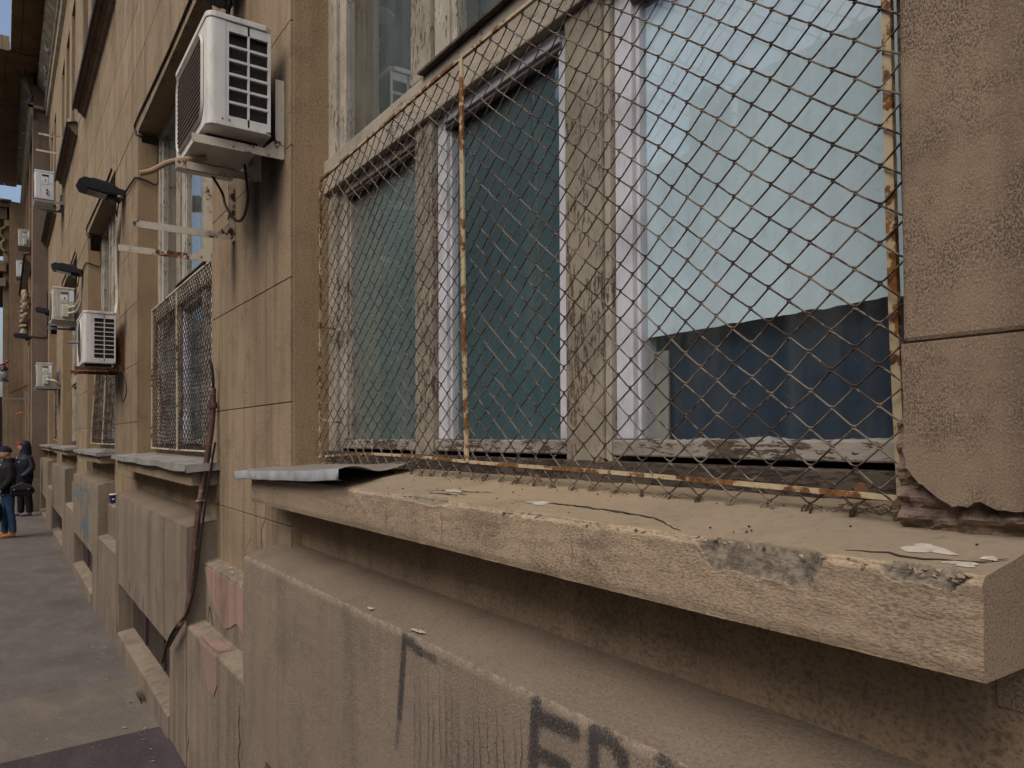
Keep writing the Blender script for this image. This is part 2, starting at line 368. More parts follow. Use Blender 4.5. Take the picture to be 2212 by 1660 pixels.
# ------------------------------------------------------------------ the long building
PL, PI, UW = .78, .93, .975
bld = thing('stucco_building', 'long ochre stucco building with recessed windows running down the pavement', 'building', (-10, .93, 0))
WIN = [(-2.87, -.487, 4.12), (-6.83, -4.19, 4.185), (-11.15, -8.31, 4.32), (-15.92, -12.87, 4.42), (-20.6, -17.53, 4.5)]
PIL = [(-.487, 2.2), (-4.19, -2.87), (-8.31, -6.83), (-12.87, -11.15), (-17.53, -15.92), (-21.2, -20.6)]
JZ = [.9, 1.274, 1.76, 2.25, 2.77, 3.265, 3.76]
# cores behind the facing (they form the reveals)
for i, (a, b) in enumerate(PIL):
    B('pier', 'reveal' if i else 'wall_near', bld, a, b, PI+.011, 1.5, -.3 if i else 1.60, 4.1, bevel=.004)
# facing blocks, one per course, recessed joints between them
for i, (a, b) in enumerate(PIL):
    for z0, z1 in zip(JZ, JZ[1:]+[4.26]):
        if i == 0 and z0 < 1.7: continue
        if i == 0 and z0 == 1.76: z0 = 1.735
        gp = .0018 if i else .0006
        B('stucco_block', 'wall_near' if i == 0 else 'wall', bld, a+.0015, b-.0015, PI, PI+.03, z0+gp, z1-gp, bevel=.002 if i else .006)
# wall over the windows: long courses with openings
B('upper_wall', 'reveal', bld, -21.2, 2.2, PI+.016, 1.5, 4.45, 6.3)
for wx0, wx1, zt in WIN:
    B('lintel', 'reveal', bld, wx0-.02, wx1+.02, PI+.014, 1.45, zt, 4.452)
    if zt < 4.25: B('stucco_block', 'wall', bld, wx0, wx1, PI, PI+.03, zt-.002, 4.2635)
for a, b in PIL: B('stucco_block', 'wall', bld, a, b, PI, PI+.03, 4.2705, 4.766)
for a, b, zt in WIN: B('stucco_block', 'wall', bld, a, b, PI, PI+.03, max(4.2705, zt-.002), 4.7665)
for k in range(1, 4):
    for xs, xe in ((-21.2, -13.4), (-13.4, -5.6), (-5.6, 2.2)):
        B('stucco_block', 'wall', bld, xs, xe, PI, PI+.03, 4.27+.5*k+.004, 4.77+.5*k-.004)
# upper storey piers between narrow lights
UPW = []
for c in (-4.7, -8.9, -13.35, -18.3):
    for j in range(3): UPW.append((c-1.2*j-.72, c-1.2*j))
UPW.sort(); edge = -21.2
for a, b in UPW+[(2.2, 2.2)]:
    if a > edge: B('upper_pier', 'wall', bld, edge, a, PI+.002, 1.4, 6.3, 8.6)
    edge = max(edge, b)
for a, b in UPW:
    wdw = B('upper_window', 'wood', bld, a-.01, b+.01, 1.06, 1.1, 6.3, 6.45)
    MB().grid([[(a-.01, 1.085, 6.45), (b+.01, 1.085, 6.45)], [(a-.01, 1.085, 8.6), (b+.01, 1.085, 8.6)]]).build('pane', 'glassfar', wdw)
    MB().box(a-.01, b+.01, 1.2, 1.22, 6.3, 8.6).build('curtain', 'curtain', wdw)
B('frieze', 'wall', bld, -21.2, 2.2, PI+.001, 1.4, 8.6, 10.49)
# window hoods with black flashing
for x0, x1, zz in ((-7.2, -4.0, 5.95), (-11.6, -8.3, 6.0), (-15.6, -12.8, 6.17), (-21.15, -18.1, 6.3)):
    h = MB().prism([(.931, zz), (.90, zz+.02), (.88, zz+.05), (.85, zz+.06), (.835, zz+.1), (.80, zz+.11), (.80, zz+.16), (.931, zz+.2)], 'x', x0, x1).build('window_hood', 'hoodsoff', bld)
    MB().prism([(.92, zz+.212), (.775, zz+.168), (.775, zz+.095), (.797, zz+.095), (.797, zz+.158), (.92, zz+.2)], 'x', x0-.03, x1+.03).build('flashing', 'flashblack', h)
# plinth panels
SEG1 = [((-1.578, 1.152), (-1.606, .96), .0115, .95), ((-1.606, .96), (-1.624, .88), .010, .6), ((-1.575, 1.15), (-1.50, 1.136), .0115, .95), ((-1.50, 1.136), (-1.43, 1.134), .010, .7), ((-1.43, 1.134), (-1.36, 1.136), .008, .35),
        ((-1.058, 1.15), (-1.07, 1.05), .0125, 1.), ((-1.07, 1.05), (-1.068, .96), .0125, 1.), ((-1.052, 1.128), (-.95, 1.132), .0115, 1.), ((-1.06, 1.062), (-.975, 1.066), .0115, 1.),
        ((-.905, 1.148), (-.907, 1.0), .0125, 1.), ((-.905, 1.148), (-.868, 1.15), .0125, 1.), ((-.868, 1.15), (-.838, 1.132), .0125, 1.), ((-.838, 1.132), (-.833, 1.0), .0125, 1.),
        ((-.76, 1.155), (-.70, 1.142), .0115, .9), ((-.70, 1.142), (-.67, 1.09), .0115, .9)]
SEGB = [((-11.05, .90), (-10.55, 1.07)), ((-10.55, 1.07), (-10.35, .88)), ((-10.35, .88), (-10.75, .92)), ((-10.75, .92), (-10.2, 1.0)), ((-10.2, 1.0), (-9.98, 1.05)), ((-9.98, 1.05), (-9.95, .85)),
        ((-9.75, 1.045), (-9.4, 1.06)), ((-9.4, 1.06), (-9.05, 1.0)), ((-9.05, 1.0), (-9.3, .9)), ((-9.3, .9), (-9.2, .62)), ((-10.1, .55), (-9.9, .7)), ((-9.9, .7), (-9.8, .56)), ((-9.8, .56), (-9.6, .71)), ((-9.6, .71), (-9.45, .55)), ((-9.45, .7), (-9.25, .5))]
def segd(px, pz, a, b, ax=1.):
    ex, ez = (b[0]-a[0])*ax, b[1]-a[1]; dx, dz = (px-a[0])*ax, pz-a[1]
    t = max(0, min(1, (dx*ex+dz*ez)/(ex*ex+ez*ez+1e-12))); return math.hypot(dx-ex*t, dz-ez*t)
def lin(a, b, st): n = max(1, round((b-a)/st)); return [a+(b-a)*i/n for i in range(n+1)]
def panel(x0, x1, o0, o1, oz0, oz1, st, mat, dense=False, segs=None, blue=None, back=PI):
    zt = 1.165
    xs = sorted(set(lin(x0, o0, st)+lin(o0, o1, st)+lin(o1, x1, st))); zs = sorted(set(lin(-.3, oz0, st*2)+lin(oz0, oz1, st)+lin(oz1, zt, st)))
    m = MB(); P = []; pa = []; pb = []
    for z in zs:
        for x in xs:
            e = .0025 if dense else .004
            d = e*nz(x*6, z*6, 1.3)+(.0012*nz(x*40, z*40, 5) if dense else 0)
            if z > zt-.001: d += .004+.004*abs(nz(x*25, 2, 2))
            m.v.append((x, PL+d, z-(.004*abs(nz(x*18, 7, 1)) if z > zt-.001 else 0)))
            pv = 0
            if segs:
                for a, b, w_, s_ in segs:
                    q = segd(x, z, a, b)/w_
                    if q < 2: pv = max(pv, s_*max(0, min(1, (1.75-q)/1.0)))
            pa.append(pv)
            bv = 0
            if blue:
                for a, b in blue:
                    q = segd(x, z, a, b, .28)
                    if q < .04: bv = max(bv, 1-q/.03)
            pb.append(max(0, bv))
    nx = len(xs)
    for j in range(len(zs)-1):
        for i in range(nx-1):
            cx, cz = (xs[i]+xs[i+1])/2, (zs[j]+zs[j+1])/2
            if o0 < cx < o1 and oz0 < cz < oz1: continue
            m.f.append((j*nx+i, j*nx+i+1, (j+1)*nx+i+1, (j+1)*nx+i)); m.mi.append(0)
    top = len(zs)-1
    m.at['paint'] = pa; m.at['paint_blue'] = pb; m.at['wear'] = [max(0., 1-(zt-v[2])/.02) if (dense and v[2] > zt-.02) else 0. for v in m.v]
    # top ledge
    base = len(m.v)
    rows = [(PL, zt), (PL+.05, zt+.012), (PL+.1, zt+.022), (UW+.01, 1.2)]
    for k, (y, z) in enumerate(rows[1:]):
        for x in xs: m.v.append((x, y, z+.003*nz(x*5, y*5, 8)))
    ids = [[top*nx+i for i in range(nx)]]+[[base+k*nx+i for i in range(nx)] for k in range(3)]
    for r0, r1 in zip(ids, ids[1:]):
        for i in range(nx-1): m.f.append((r0[i], r0[i+1], r1[i+1], r1[i])); m.mi.append(1)
    # ends and opening reveals
    def quad(*p): o = len(m.v); m.v.extend(p); m.f.append(tuple(range(o, o+len(p)))); m.mi.append(0)
    for x in (x0, x1): quad((x, PL, -.3), (x, UW, -.3), (x, UW, 1.2), (x, PL, zt))
    D = .9
    for x in (o0, o1): quad((x, PL, oz0), (x, D, oz0), (x, D, oz1), (x, PL, oz1))
    quad((o0, PL, oz1), (o1, PL, oz1), (o1, D, oz1), (o0, D, oz1))
    for k in m.at: m.at[k] += [0.]*(len(m.v)-len(m.at[k]))
    return m.build('plinth_panel', [mat, 'paneltop'], bld, smooth=True, ang=30)
def basement(o0, o1, oz0, oz1, i):
    p = MB().hexa([(o0, PL-.012, -.25), (o1, PL-.012, -.25), (o1, .9, -.25), (o0, .9, -.25), (o0, PL-.012, oz0), (o1, PL-.012, oz0), (o1, .9, oz0+.03), (o0, .9, oz0+.03)])
    bs = p.build('basement_sill', 'panelfar', bld, bevel=.006)
    sh = MB(); x = o0; m = 0
    w_ = MB(); w_.box(o0, o1, .885, .895, oz0, oz1); W_ = w_.build('basement_shutter', 'brownsheet', bld)
    k = 0
    while x < o1-.3:
        x += (o1-o0)/3
        if x < o1-.1: B('rib', 'brownsheet', W_, x-.015, x+.015, .868, .886, oz0+.05, oz1)
PANELS = [(-2.98, .9, -2.69, -.2, .07, .472, .0115, 'panel', True, SEG1, None), (-6.88, -4.055, -6.67, -4.5, .075, .468, .05, 'panelfar', False, None, None),
          (-11.23, -8.25, -11.08, -8.77, .02, .43, .04, 'panelfar', False, None, SEGB), (-16.22, -12.78, -15.98, -13.35, -.02, .39, .08, 'panelfar', False, None, None), (-21.19, -17.68, -20.9, -18.4, -.05, .37, .08, 'panelfar', False, None, None)]
for i, p in enumerate(PANELS):
    panel(*p); basement(p[2], p[3], p[4], p[5], i)
# stepped plinth between the panels
for j, (a, b) in enumerate(((-4.055, -2.98), (-8.25, -6.88), (-12.78, -11.23), (-17.68, -16.22))):
    st = MB().prism([(PL+.002, -.3), (.95, -.3), (.95, .70), (.866, .69), (PL+.008, .672), (PL+.002, .66)], 'x', a, b).build('plinth_step', 'panelfar', bld, bevel=.006)
    MB().prism([(.866, .6), (.95, .6), (.95, 1.005), (PI-.001, 1.0), (.872, .985), (.866, .975)], 'x', a, b).build('upper_step', 'panelfar', bld, bevel=.006)
# pink repair plaster on the step beside the near panel
def patch(poly, y, t, parent, mat='pink', name='plaster_patch', jit=.006):
    out = []
    for (a, b), (c, d) in zip(poly, poly[1:]+poly[:1]):
        n = max(1, int(math.hypot(c-a, d-b)/.03))
        for i in range(n):
            q = i/n; out.append((a+(c-a)*q+random.uniform(-jit, jit), b+(d-b)*q+random.uniform(-jit, jit)))
    return MB().prism(out, 'y', y-t, y+.01).build(name, mat, parent)
patch([(-4.04, .968), (-2.99, .972), (-2.99, .71), (-3.22, .715), (-3.30, .78), (-3.42, .80), (-3.5, .76), (-3.62, .73), (-3.85, .80), (-3.97, .89)], .866, .004, bld)
patch([(-3.75, .655), (-3.42, .66), (-3.41, .54), (-3.46, .48), (-3.56, .47), (-3.63, .53), (-3.70, .6)], PL+.002, .004, bld)
MB().prism([(-3.75, .784), (-3.5, .781), (-3.42, .79), (-3.4, .84), (-3.55, .835), (-3.66, .82)], 'z', .672, .6865).build('plaster_patch', 'pink', bld)
# wall under the sills
for i, (a, b, zt) in enumerate(WIN):
    B('apron_wall', 'under', bld, a-.12 if i else a-.12, b+.12 if i else 2.2, UW, 1.3, 1.1, 1.5)
# ------------------------------------------------------------------ windows
def glassbox(m, x0, x1, z0, z1, y=1.12): return m.box(x0, x1, y, y+.004, z0, z1)
def window(i, x0, x1, zt, near=False):
    s = (x1-x0)/2.383
    X = lambda v: x1+(v+.487)*s
    zb, z1, z2 = 1.565, 2.597, 2.73
    wd = MB()
    wd.box(X(-2.90), X(-2.79), 1.085, 1.2, zb, zt+.02).box(X(-2.79), X(-2.755), 1.1, 1.2, zb, zt+.02).box(X(-.55), X(-.45), 1.085, 1.2, zb, zt+.02)
    wd.box(X(-2.79), X(-.55), 1.085, 1.2, zt-.07, zt+.02)
    wn = wd.build('window', 'wood', bld, bevel=.004)
    B('lower_board', 'wooddark', wn, X(-2.9), X(-.45), 1.075, 1.2, 1.50, 1.567, bevel=.004)
    B('transom', 'woodh', wn, X(-2.9), X(-.45), 1.066, 1.2, z1, z2, bevel=.004)
    B('drip_strip', 'wooddark', wn, X(-2.02), X(-.45), 1.046, 1.2, z2+.002, z2+.010)
    for q, (a, b) in enumerate(((-2.108, -1.995), (-1.345, -1.218))):
        mu = B('mullion', 'wood2', wn, X(a), X(b), 1.08, 1.2, 1.54, z1, bevel=.005)
        if q: B('cover_strip', 'wood', wn, X(b)+.001, X(b)+.02, 1.09, 1.2, 1.56, z1)
    mu = B('mullion', 'wood2', wn, X(-2.13), X(-2.0), 1.078, 1.2, z2+.012, zt, bevel=.004)
    B('cover_strip', 'wood', wn, X(-1.995), X(-1.905), 1.092, 1.2, z2+.012, zt, bevel=.004)
    B('mullion', 'wood2', wn, X(-1.345), X(-1.195), 1.078, 1.2, z2+.012, zt, bevel=.004)
    # three lower sashes
    SA = ((-2.755, -2.108, 'wood', 'woodh', .0), (-1.99, -1.347, 'white', 'whiteh', .0), (-1.195, -.50, 'white', 'whiteh', .0))
    fill = ('film', 'film2', None)
    for k, (a, b, mt, mh, dz) in enumerate(SA):
        a, b = X(a), X(b); lw = .036 if k == 0 else .052; rw = .0 if k == 0 else .03
        MB().box(a, a+lw, 1.10, 1.16, 1.614, z1-.004).build('stile', mt, wn, bevel=.003)
        MB().box(a+lw+.0005, a+lw+.012, 1.112, 1.16, 1.614, z1-.05).build('glazing_bead', mt, wn, bevel=.002)
        MB().box(b-(.045 if k else .02), b, 1.10, 1.16, 1.614, z1-.004).build('stile', mt, wn, bevel=.003)
        MB().box(a, b, 1.087, 1.165, 1.578, 1.613).build('bottom_rail', 'woodlow', wn, bevel=.004)
        MB().box(a+lw, b-.03, 1.092, 1.16, 2.562, z1-.003).build('top_rail', mh, wn, bevel=.003)
        rl = MB(); rl.tube([(a+lw, 1.106, 2.552), (b-.03, 1.106, 2.552)], .0095, 8); rl.build('roll_moulding', 'roll', wn, smooth=True)
        MB().grid([[(a+.02, 1.122, 1.6), (b-.02, 1.122, 1.6)], [(a+.02, 1.122, 2.58), (b-.02, 1.122, 2.58)]]).build('pane', ('glass' if k == 2 else 'glassfilm') if near else 'glassfar', wn)
        if k < 2:
            MB().box(a+.015, b-.012, 1.133, 1.137, 1.6, 2.585).build('privacy_film', fill[k], wn)
        else:
            # torn paper blind
            P = []; nx = 60
            for j in range(2):
                row = []
                for t in range(nx+1):
                    x = a+.02+(b-a-.03)*t/nx; zz = 2.585 if j else 1.829+.004*nz(x*30, 2, 4)+.006*t/nx
                    row.append((x, 1.133+.002*nz(x*9, zz*4, 1), zz))
                P.append(row)
            MB().grid(P).build('paper_blind', 'paper', wn)
            if near:
                MB().grid([[(a+(b-a)*t/30, 1.165, zz) for t in range(31)] for zz in (1.55, 1.9)]).build('navy_sheet', plain('navy_sheet', (.010, .03, .062), .9, .25, 2), wn, smooth=True)  # flat sheet added for the interior's navy tone, as little light gets in
                MB().box(a+.03, a+.105, 1.15, 1.155, 1.6, 1.80).build('pale_strip', 'strip', wn)
                sp = MB(); q_ = 140; lo = []; hi = []
                for t in range(q_+1):
                    xx = a+.09+(b-a-.1)*t/q_; lo.append((xx, 1.1205, 1.612)); hi.append((xx, 1.1205, 1.613+.008*max(0, nz(xx*9, 1, 3)+.15)+.005*max(0, nz(xx*70, 2, 7))))
                sp.grid([lo, hi])
                sp.build('paint_smear', plain('old_paint', (.38, .43, .44), .8, .5, 60), wn)
    # upper panes with curtains
    for a, b in ((-2.755, -2.13), (-1.905, -1.345), (-1.195, -.55)):
        a, b = X(a), X(b)
        MB().box(a, a+.03, 1.10, 1.14, z2+.012, zt-.07).build('upper_stile', 'wood', wn, bevel=.003); MB().box(b-.02, b, 1.1, 1.14, z2+.012, zt-.07).build('upper_stile', 'wood', wn, bevel=.003)
        MB().grid([[(a+.01, 1.118, z2+.012), (b-.01, 1.118, z2+.012)], [(a+.01, 1.118, zt-.07), (b-.01, 1.118, zt-.07)]]).build('pane', 'glassup' if near else 'glassfar', wn)
        P = [[(a+(b-a)*t/24, 1.2+.012*math.sin(t*1.9)+.006*math.sin(t*.7+i), zz) for t in range(25)] for zz in (z2, zt)]
        MB().grid(P).build('curtain', 'curtain', wn, smooth=True)
    rm = MB(); rm.box(x0, x1, 1.78, 1.8, 1.3, zt).box(x0, x1, 1.21, 1.8, 1.3, 1.5).box(x0, x1, 1.21, 1.8, zt, zt+.02).box(x0-.05, x0-.01, 1.21, 1.8, 1.3, zt).box(x1+.01, x1+.05, 1.21, 1.8, 1.3, zt)
    rm.build('room_shell', 'room', wn)
    return wn
for i, (a, b, zt) in enumerate(WIN): window(i, a, b, zt, i == 0)

# near window sill: dense, with broken front edge
def chipf(x):
    """depth of breakage (dy on top, dz on front, greyness) at x along the near sill's front edge"""
    j = nz(x*22, 3.1, .4); k2 = nz(x*70, 1.2, 9.)
    dy, dz, g = .004+.007*max(0, j)+.003*abs(k2), .005+.006*max(0, -j)+.004*abs(k2), .12
    def bump(c, h): return max(0., 1-abs(x-c)/h)
    b = bump(-.61, .105)                      # large grey scar
    if b > 0: q = min(1, b*3.2); dz = max(dz, q*(.034+.012*j+.006*k2+.003*nz(x*190, 4, 4)+.012*(x+.7)/.2)); dy = max(dy, q*(.019+.006*j)); g = max(g, min(1, q*1.4))
    b = bump(-1.52, .13)
    if b > 0: q = min(1, b*2.5); dz = max(dz, q*(.010+.005*j)); dy = max(dy, q*(.03+.015*j)); g = max(g, .45*q)
    b = bump(-.40, .055)
    if b > 0: q = min(1, b*2.); dz = max(dz, q*(.016+.008*j)); dy = max(dy, q*(.018+.008*k2)); g = max(g, q)
    b = bump(-1.12, .16)
    if b > 0: q = min(1, b*2.); dz = max(dz, q*(.007+.004*k2)); dy = max(dy, q*.014); g = max(g, .25*q)
    b = bump(-1.85, .1)
    if b > 0: q = min(1, b*2.); dz = max(dz, q*(.006+.004*k2)); dy = max(dy, q*.012); g = max(g, .3*q)
    return dy, dz, g
def near_sill():
    x0, x1 = -2.94, -.341; xs = lin(x0, -2.0, .02)+lin(-2.0, x1, .0045)[1:]
    zf = lambda y: 1.522-(1.07-y)*.163
    tops = lin(1.07, .845, .0225)[::1]
    tops = [1.07-(1.07-.85)*i/10 for i in range(11)]+[.85-(.05)*i/18 for i in range(1, 19)]
    fr = [.0025*i for i in range(1, 25)]+[.06+.0085*i for i in range(1, 6)]+[.1045]
    m = MB(); ch = []; rows = []
    prof = [('t', y) for y in tops]+[('f', d) for d in fr]+[('u', .85), ('u', .98)]
    ztop = zf(.80)
    for kind, q in prof:
        row = []
        for x in xs:
            endf = max(0., 1-(x1-x)/.03)
            if kind == 't':
                a = q-.80; dy, dz, g = chipf(x); y = q; z = zf(q)+.0022*nz(x*7, q*7, 2)+.0012*nz(x*35, q*35, 6); c = 0
                dep = .8*dy
                if a < dy: t = min(1, (dy-a)/(dy-dep)); z -= dz*.45*t+.0015*g*abs(nz(x*120, q*120, 1)); y = max(y, .80+dep); c = g
                elif a < dy+.012: c = g*.25
            elif kind == 'f':
                b = q; dy, dz, g = chipf(x); y = .80+.0016*nz(x*30, q*60, 4)+.003*nz(x*3, q*8, 7); z = ztop-b; c = 0
                if b < dz:
                    t = 1-b/dz; y += dy*.8*t**.7+.0022*nz(x*90, b*160, 3)*g*min(1, t*4); c = g
                    z = min(z, ztop-dz*.45*(1-b/dz))
                elif b < dz+.003 and g > .3: y -= .0006
                if b > .1: y += .004
            else: y = q; z = ztop-.1045+.0015*nz(x*20, q*9, 1); c = 0
            row.append(len(m.v)); m.v.append((x, y, z)); ch.append(c)
        rows.append(row)
    nt_ = len(tops)
    for k, (r0, r1) in enumerate(zip(rows, rows[1:])):
        for i in range(len(xs)-1):
            m.f.append((r0[i], r1[i], r1[i+1], r0[i+1])); m.mi.append(1 if k < nt_-4 else 0)
    for e in (0, -1):
        o = len(m.v); 
        for r in rows: m.v.append(m.v[r[e]]); ch.append(0)
        m.f.append(tuple(range(o, o+len(rows)))); m.mi.append(0)
    m.at['chip'] = ch; m.at['wear'] = [max(0., 1-math.hypot(v[1]-.80, v[2]-1.478)/.014) for v in m.v]
    return m.build('window_sill', ['sill', 'silltop'], bld, smooth=True, ang=50)
sill1 = near_sill()
def ztop(y): return 1.522-(1.07-y)*.163
def ribbon(pts, w0, name, mat, parent, lift=.0012):
    P = [(x, y) for x, y in pts]; out = []
    for (a, b), (c, d) in zip(P, P[1:]):
        n = max(2, int(math.hypot(c-a, d-b)/.012))
        for i in range(n): t = i/n; out.append((a+(c-a)*t+random.uniform(-.003, .003), b+(d-b)*t+random.uniform(-.003, .003)))
    out.append(P[-1]); L = len(out); rows = [[], []]
    for i, (x, y) in enumerate(out):
        w_ = w0*(.35+.65*math.sin(math.pi*(i+.5)/L))*random.uniform(.6, 1.2)
        rows[0].append((x, y-w_, ztop(y-w_)+lift)); rows[1].append((x, y+w_, ztop(y+w_)+lift))
    return MB().grid(rows).build(name, mat, parent)
def blob(x, y, rx, ry, t, name, mat, parent, zf=ztop, n=22):
    ring = []; ph = random.uniform(0, 9)
    for i in range(n):
        a = 2*math.pi*i/n; q = 1+.28*math.sin(3*a+ph)+.16*math.sin(5*a+2*ph)+random.uniform(-.12, .12); ring.append((x+rx*q*math.cos(a), y+ry*q*math.sin(a)))
    m = MB(); v = [(a, b, zf(b)+.0008) for a, b in ring]+[(x+(a-x)*.8, y+(b-y)*.8, zf(b)+t) for a, b in ring]+[(x, y, zf(y)+t)]
    f = [(i, (i+1) % n, n+(i+1) % n, n+i) for i in range(n)]+[(n+i, n+(i+1) % n, 2*n) for i in range(n)]
    return m.add(v, f).build(name, mat, parent, smooth=True)
ribbon([(-1.24, .86), (-1.12, .878), (-.95, .875), (-.85, .862), (-.79, .832), (-.755, .82)], .0032, 'crack', 'crack', sill1)
ribbon([(-.50, .828), (-.46, .84), (-.425, .832), (-.39, .842), (-.36, .85), (-.345, .868)], .0035, 'crack', 'crack', sill1)
ribbon([(-1.62, .86), (-1.55, .885), (-1.48, .89), (-1.38, .905)], .003, 'crack', 'crack', sill1)
ribbon([(-1.58, .85), (-1.5, .855), (-1.44, .87)], .003, 'crack', 'crack', sill1)
for x, y, rx, ry in ((-.427, .868, .028, .014), (-1.53, .885, .035, .011), (-1.17, .868, .032, .010), (-.375, .832, .016, .006), (-.36, .862, .008, .005)):
    blob(x, y, rx, ry, .0025, 'plaster_flake', 'drop', sill1)
# grit lying on the sill
gm = MB()
for k in range(70):
    x = random.uniform(-1.9, -.38); y = random.choice([random.uniform(.83, .98), random.uniform(.96, 1.04)]); r = random.uniform(.0007, .0024)
    gm.ell((x, y, ztop(y)+r*.6), (r, r*random.uniform(.6, 1.3), r*.7), 6, 4)
gm.build('grit', 'debris', label='dark grit and crumbs lying on the near window sill', cat='grit', kind='stuff')
# crumbs and lifted flakes along the broken front edge
cm = MB()
def crumb(x, y, z, r):
    v = [Vector((random.uniform(-1, 1), random.uniform(-.7, .7), random.uniform(-.5, .6)))*r for _ in range(8)]
    bm = bmesh.new(); vs = [bm.verts.new(p+Vector((x, y, z))) for p in v]; bmesh.ops.convex_hull(bm, input=vs)
    bm.verts.index_update(); bm.verts.ensure_lookup_table(); used = [q for q in bm.verts if q.link_faces]; ix = {q: i for i, q in enumerate(used)}
    cm.add([tuple(q.co) for q in used], [tuple(ix[q] for q in f.verts) for f in bm.faces]); bm.free()
for k in range(190):
    x = random.choice([random.uniform(-1.95, -1.3), random.uniform(-1.3, -.75), random.uniform(-.72, -.34), random.uniform(-.48, -.345)]); t = random.random()
    crumb(x, .80+random.uniform(.0, .016), 1.4765+random.uniform(-.006, .002), random.uniform(.0016, .0065) if t < .93 else random.uniform(.005, .008))
cm.at['chip'] = [.0 if random.random() < .7 else .5 for _ in cm.v]
cm.build('edge_crumbs', 'sill', sill1, kind='stuff')
# zinc sheet left on the far end of the near sill
def zinc_sheet():
    m = MB(); P = []; nx, ny = 44, 14
    for j in range(ny+1):
        v = j/ny; row = []
        for i in range(nx+1):
            u = i/nx; xr = -1.955+(-.12)*v+.03*math.sin(v*9)*(v); x = -3.06+(xr+3.06)*u; y = .768+(1.05-.768)*v
            if u < .08: y = min(y, .928)
            z = 1.49+.038*u+(.025*v)*(1-u*.6)+.004*nz(x*6, y*9, 2)+.012*u**6*math.sin(v*7+.6)
            row.append((x, y, z))
        P.append(row)
    m.grid(P)
    lip = [[(x, y-.002, z) for x, y, z in P[0]], [(x, y-.004, z-.031-.002*nz(x*3, 4, 1)) for x, y, z in P[0]], [(x, y+.008, z-.033) for x, y, z in P[0]]]
    o = m.build('sill_flashing', 'zinctop', sill1, smooth=True)
    sd_ = o.modifiers.new('t', 'SOLIDIFY'); sd_.thickness = .0012
    l = MB().grid(lip).build('flashing_lip', 'zincnear', sill1, smooth=True, ang=50)
    sd_ = l.modifiers.new('t', 'SOLIDIFY'); sd_.thickness = .0012
zinc_sheet()
# broken render at the foot of the right-hand pier
foot = [(-.487, 1.7344), (-.4845, 1.65), (-.487, 1.60), (-.483, 1.582), (-.477, 1.571), (-.468, 1.562), (-.458, 1.555), (-.448, 1.545), (-.428, 1.536), (-.412, 1.537), (-.398, 1.543), (-.388, 1.538), (-.38, 1.533), (-.353, 1.535), (-.30, 1.528), (-.1, 1.53), (.5, 1.5), (2.2, 1.5), (2.2, 1.7344)]
fo = []
for (a, b), (c, d) in zip(foot, foot[1:]+foot[:1]):
    n = max(1, int(min(30, math.hypot(c-a, d-b)/.006))) if (b < 1.7 and a < 0) else 1
    for i in range(n): t = i/n; fo.append((a+(c-a)*t+(random.uniform(-.0015, .0015) if n > 1 else 0), b+(d-b)*t+(random.uniform(-.002, .002) if n > 1 else 0)))
MB().prism(fo, 'y', PI, PI+.013).build('stucco_block', 'wall_near', bld, label='stucco block with a broken lower corner')
P = []
for j in range(46):
    z = 1.44+.20*j/45; row = []
    for i in range(90):
        x = -.50+.75*i/89; lay = .006*math.sin(z*210+3*nz(x*8, z*8, 1))
        row.append((x, PI+.015+.012*nz(x*26, z*44, 3)+.006*nz(x*80, z*130, 5)+lay*.6+.03*max(0, (1.53-z)/.09)*(.5+.5*nz(x*9, 2, 2)), z))
    P.append(row)
MB().grid(P).build('broken_plaster', 'mortar', bld)
B('pier_base', 'wall_near', bld, -.40, 2.2, .972, 1.3, 1.3, 1.47)
# the other sills with zinc covers
for i, (x0, x1) in enumerate(((-6.98, -4.05), (-10.95, -8.27), (-15.97, -12.68), (-21.19, -17.53))):
    s_ = MB().prism([(.80, 1.374), (1.07, 1.374), (1.07, 1.50), (.80, 1.472)], 'x', x0, x1).build('window_sill', 'sill_far', bld, bevel=.005)
    P = []; nx = 26; xa, xb = x0-.06, x1+.05
    ys = (1.06, .95, .85, .765)
    for y in ys: P.append([(xa+(xb-xa)*t/nx, y+(.012*nz(t*.5, i, 3) if y < .8 else 0), 1.503-(1.06-y)*.06+.006*nz(t*.3, y*5, i*7.)*(1.5 if y < .9 else .6)+(.0)) for t in range(nx+1)])
    fl = MB().grid(P); 
    lip = [P[-1], [(x, y-.004, z-.035-.01*nz(x*2.2, 5, i)) for x, y, z in P[-1]]]; fl.grid(lip)
    e = [p[-1] for p in P]; fl.grid([e, [(x+.003, y, z-.04) for x, y, z in e]])
    o = fl.build('sill_flashing', ['zinc'], s_, smooth=True, ang=25)
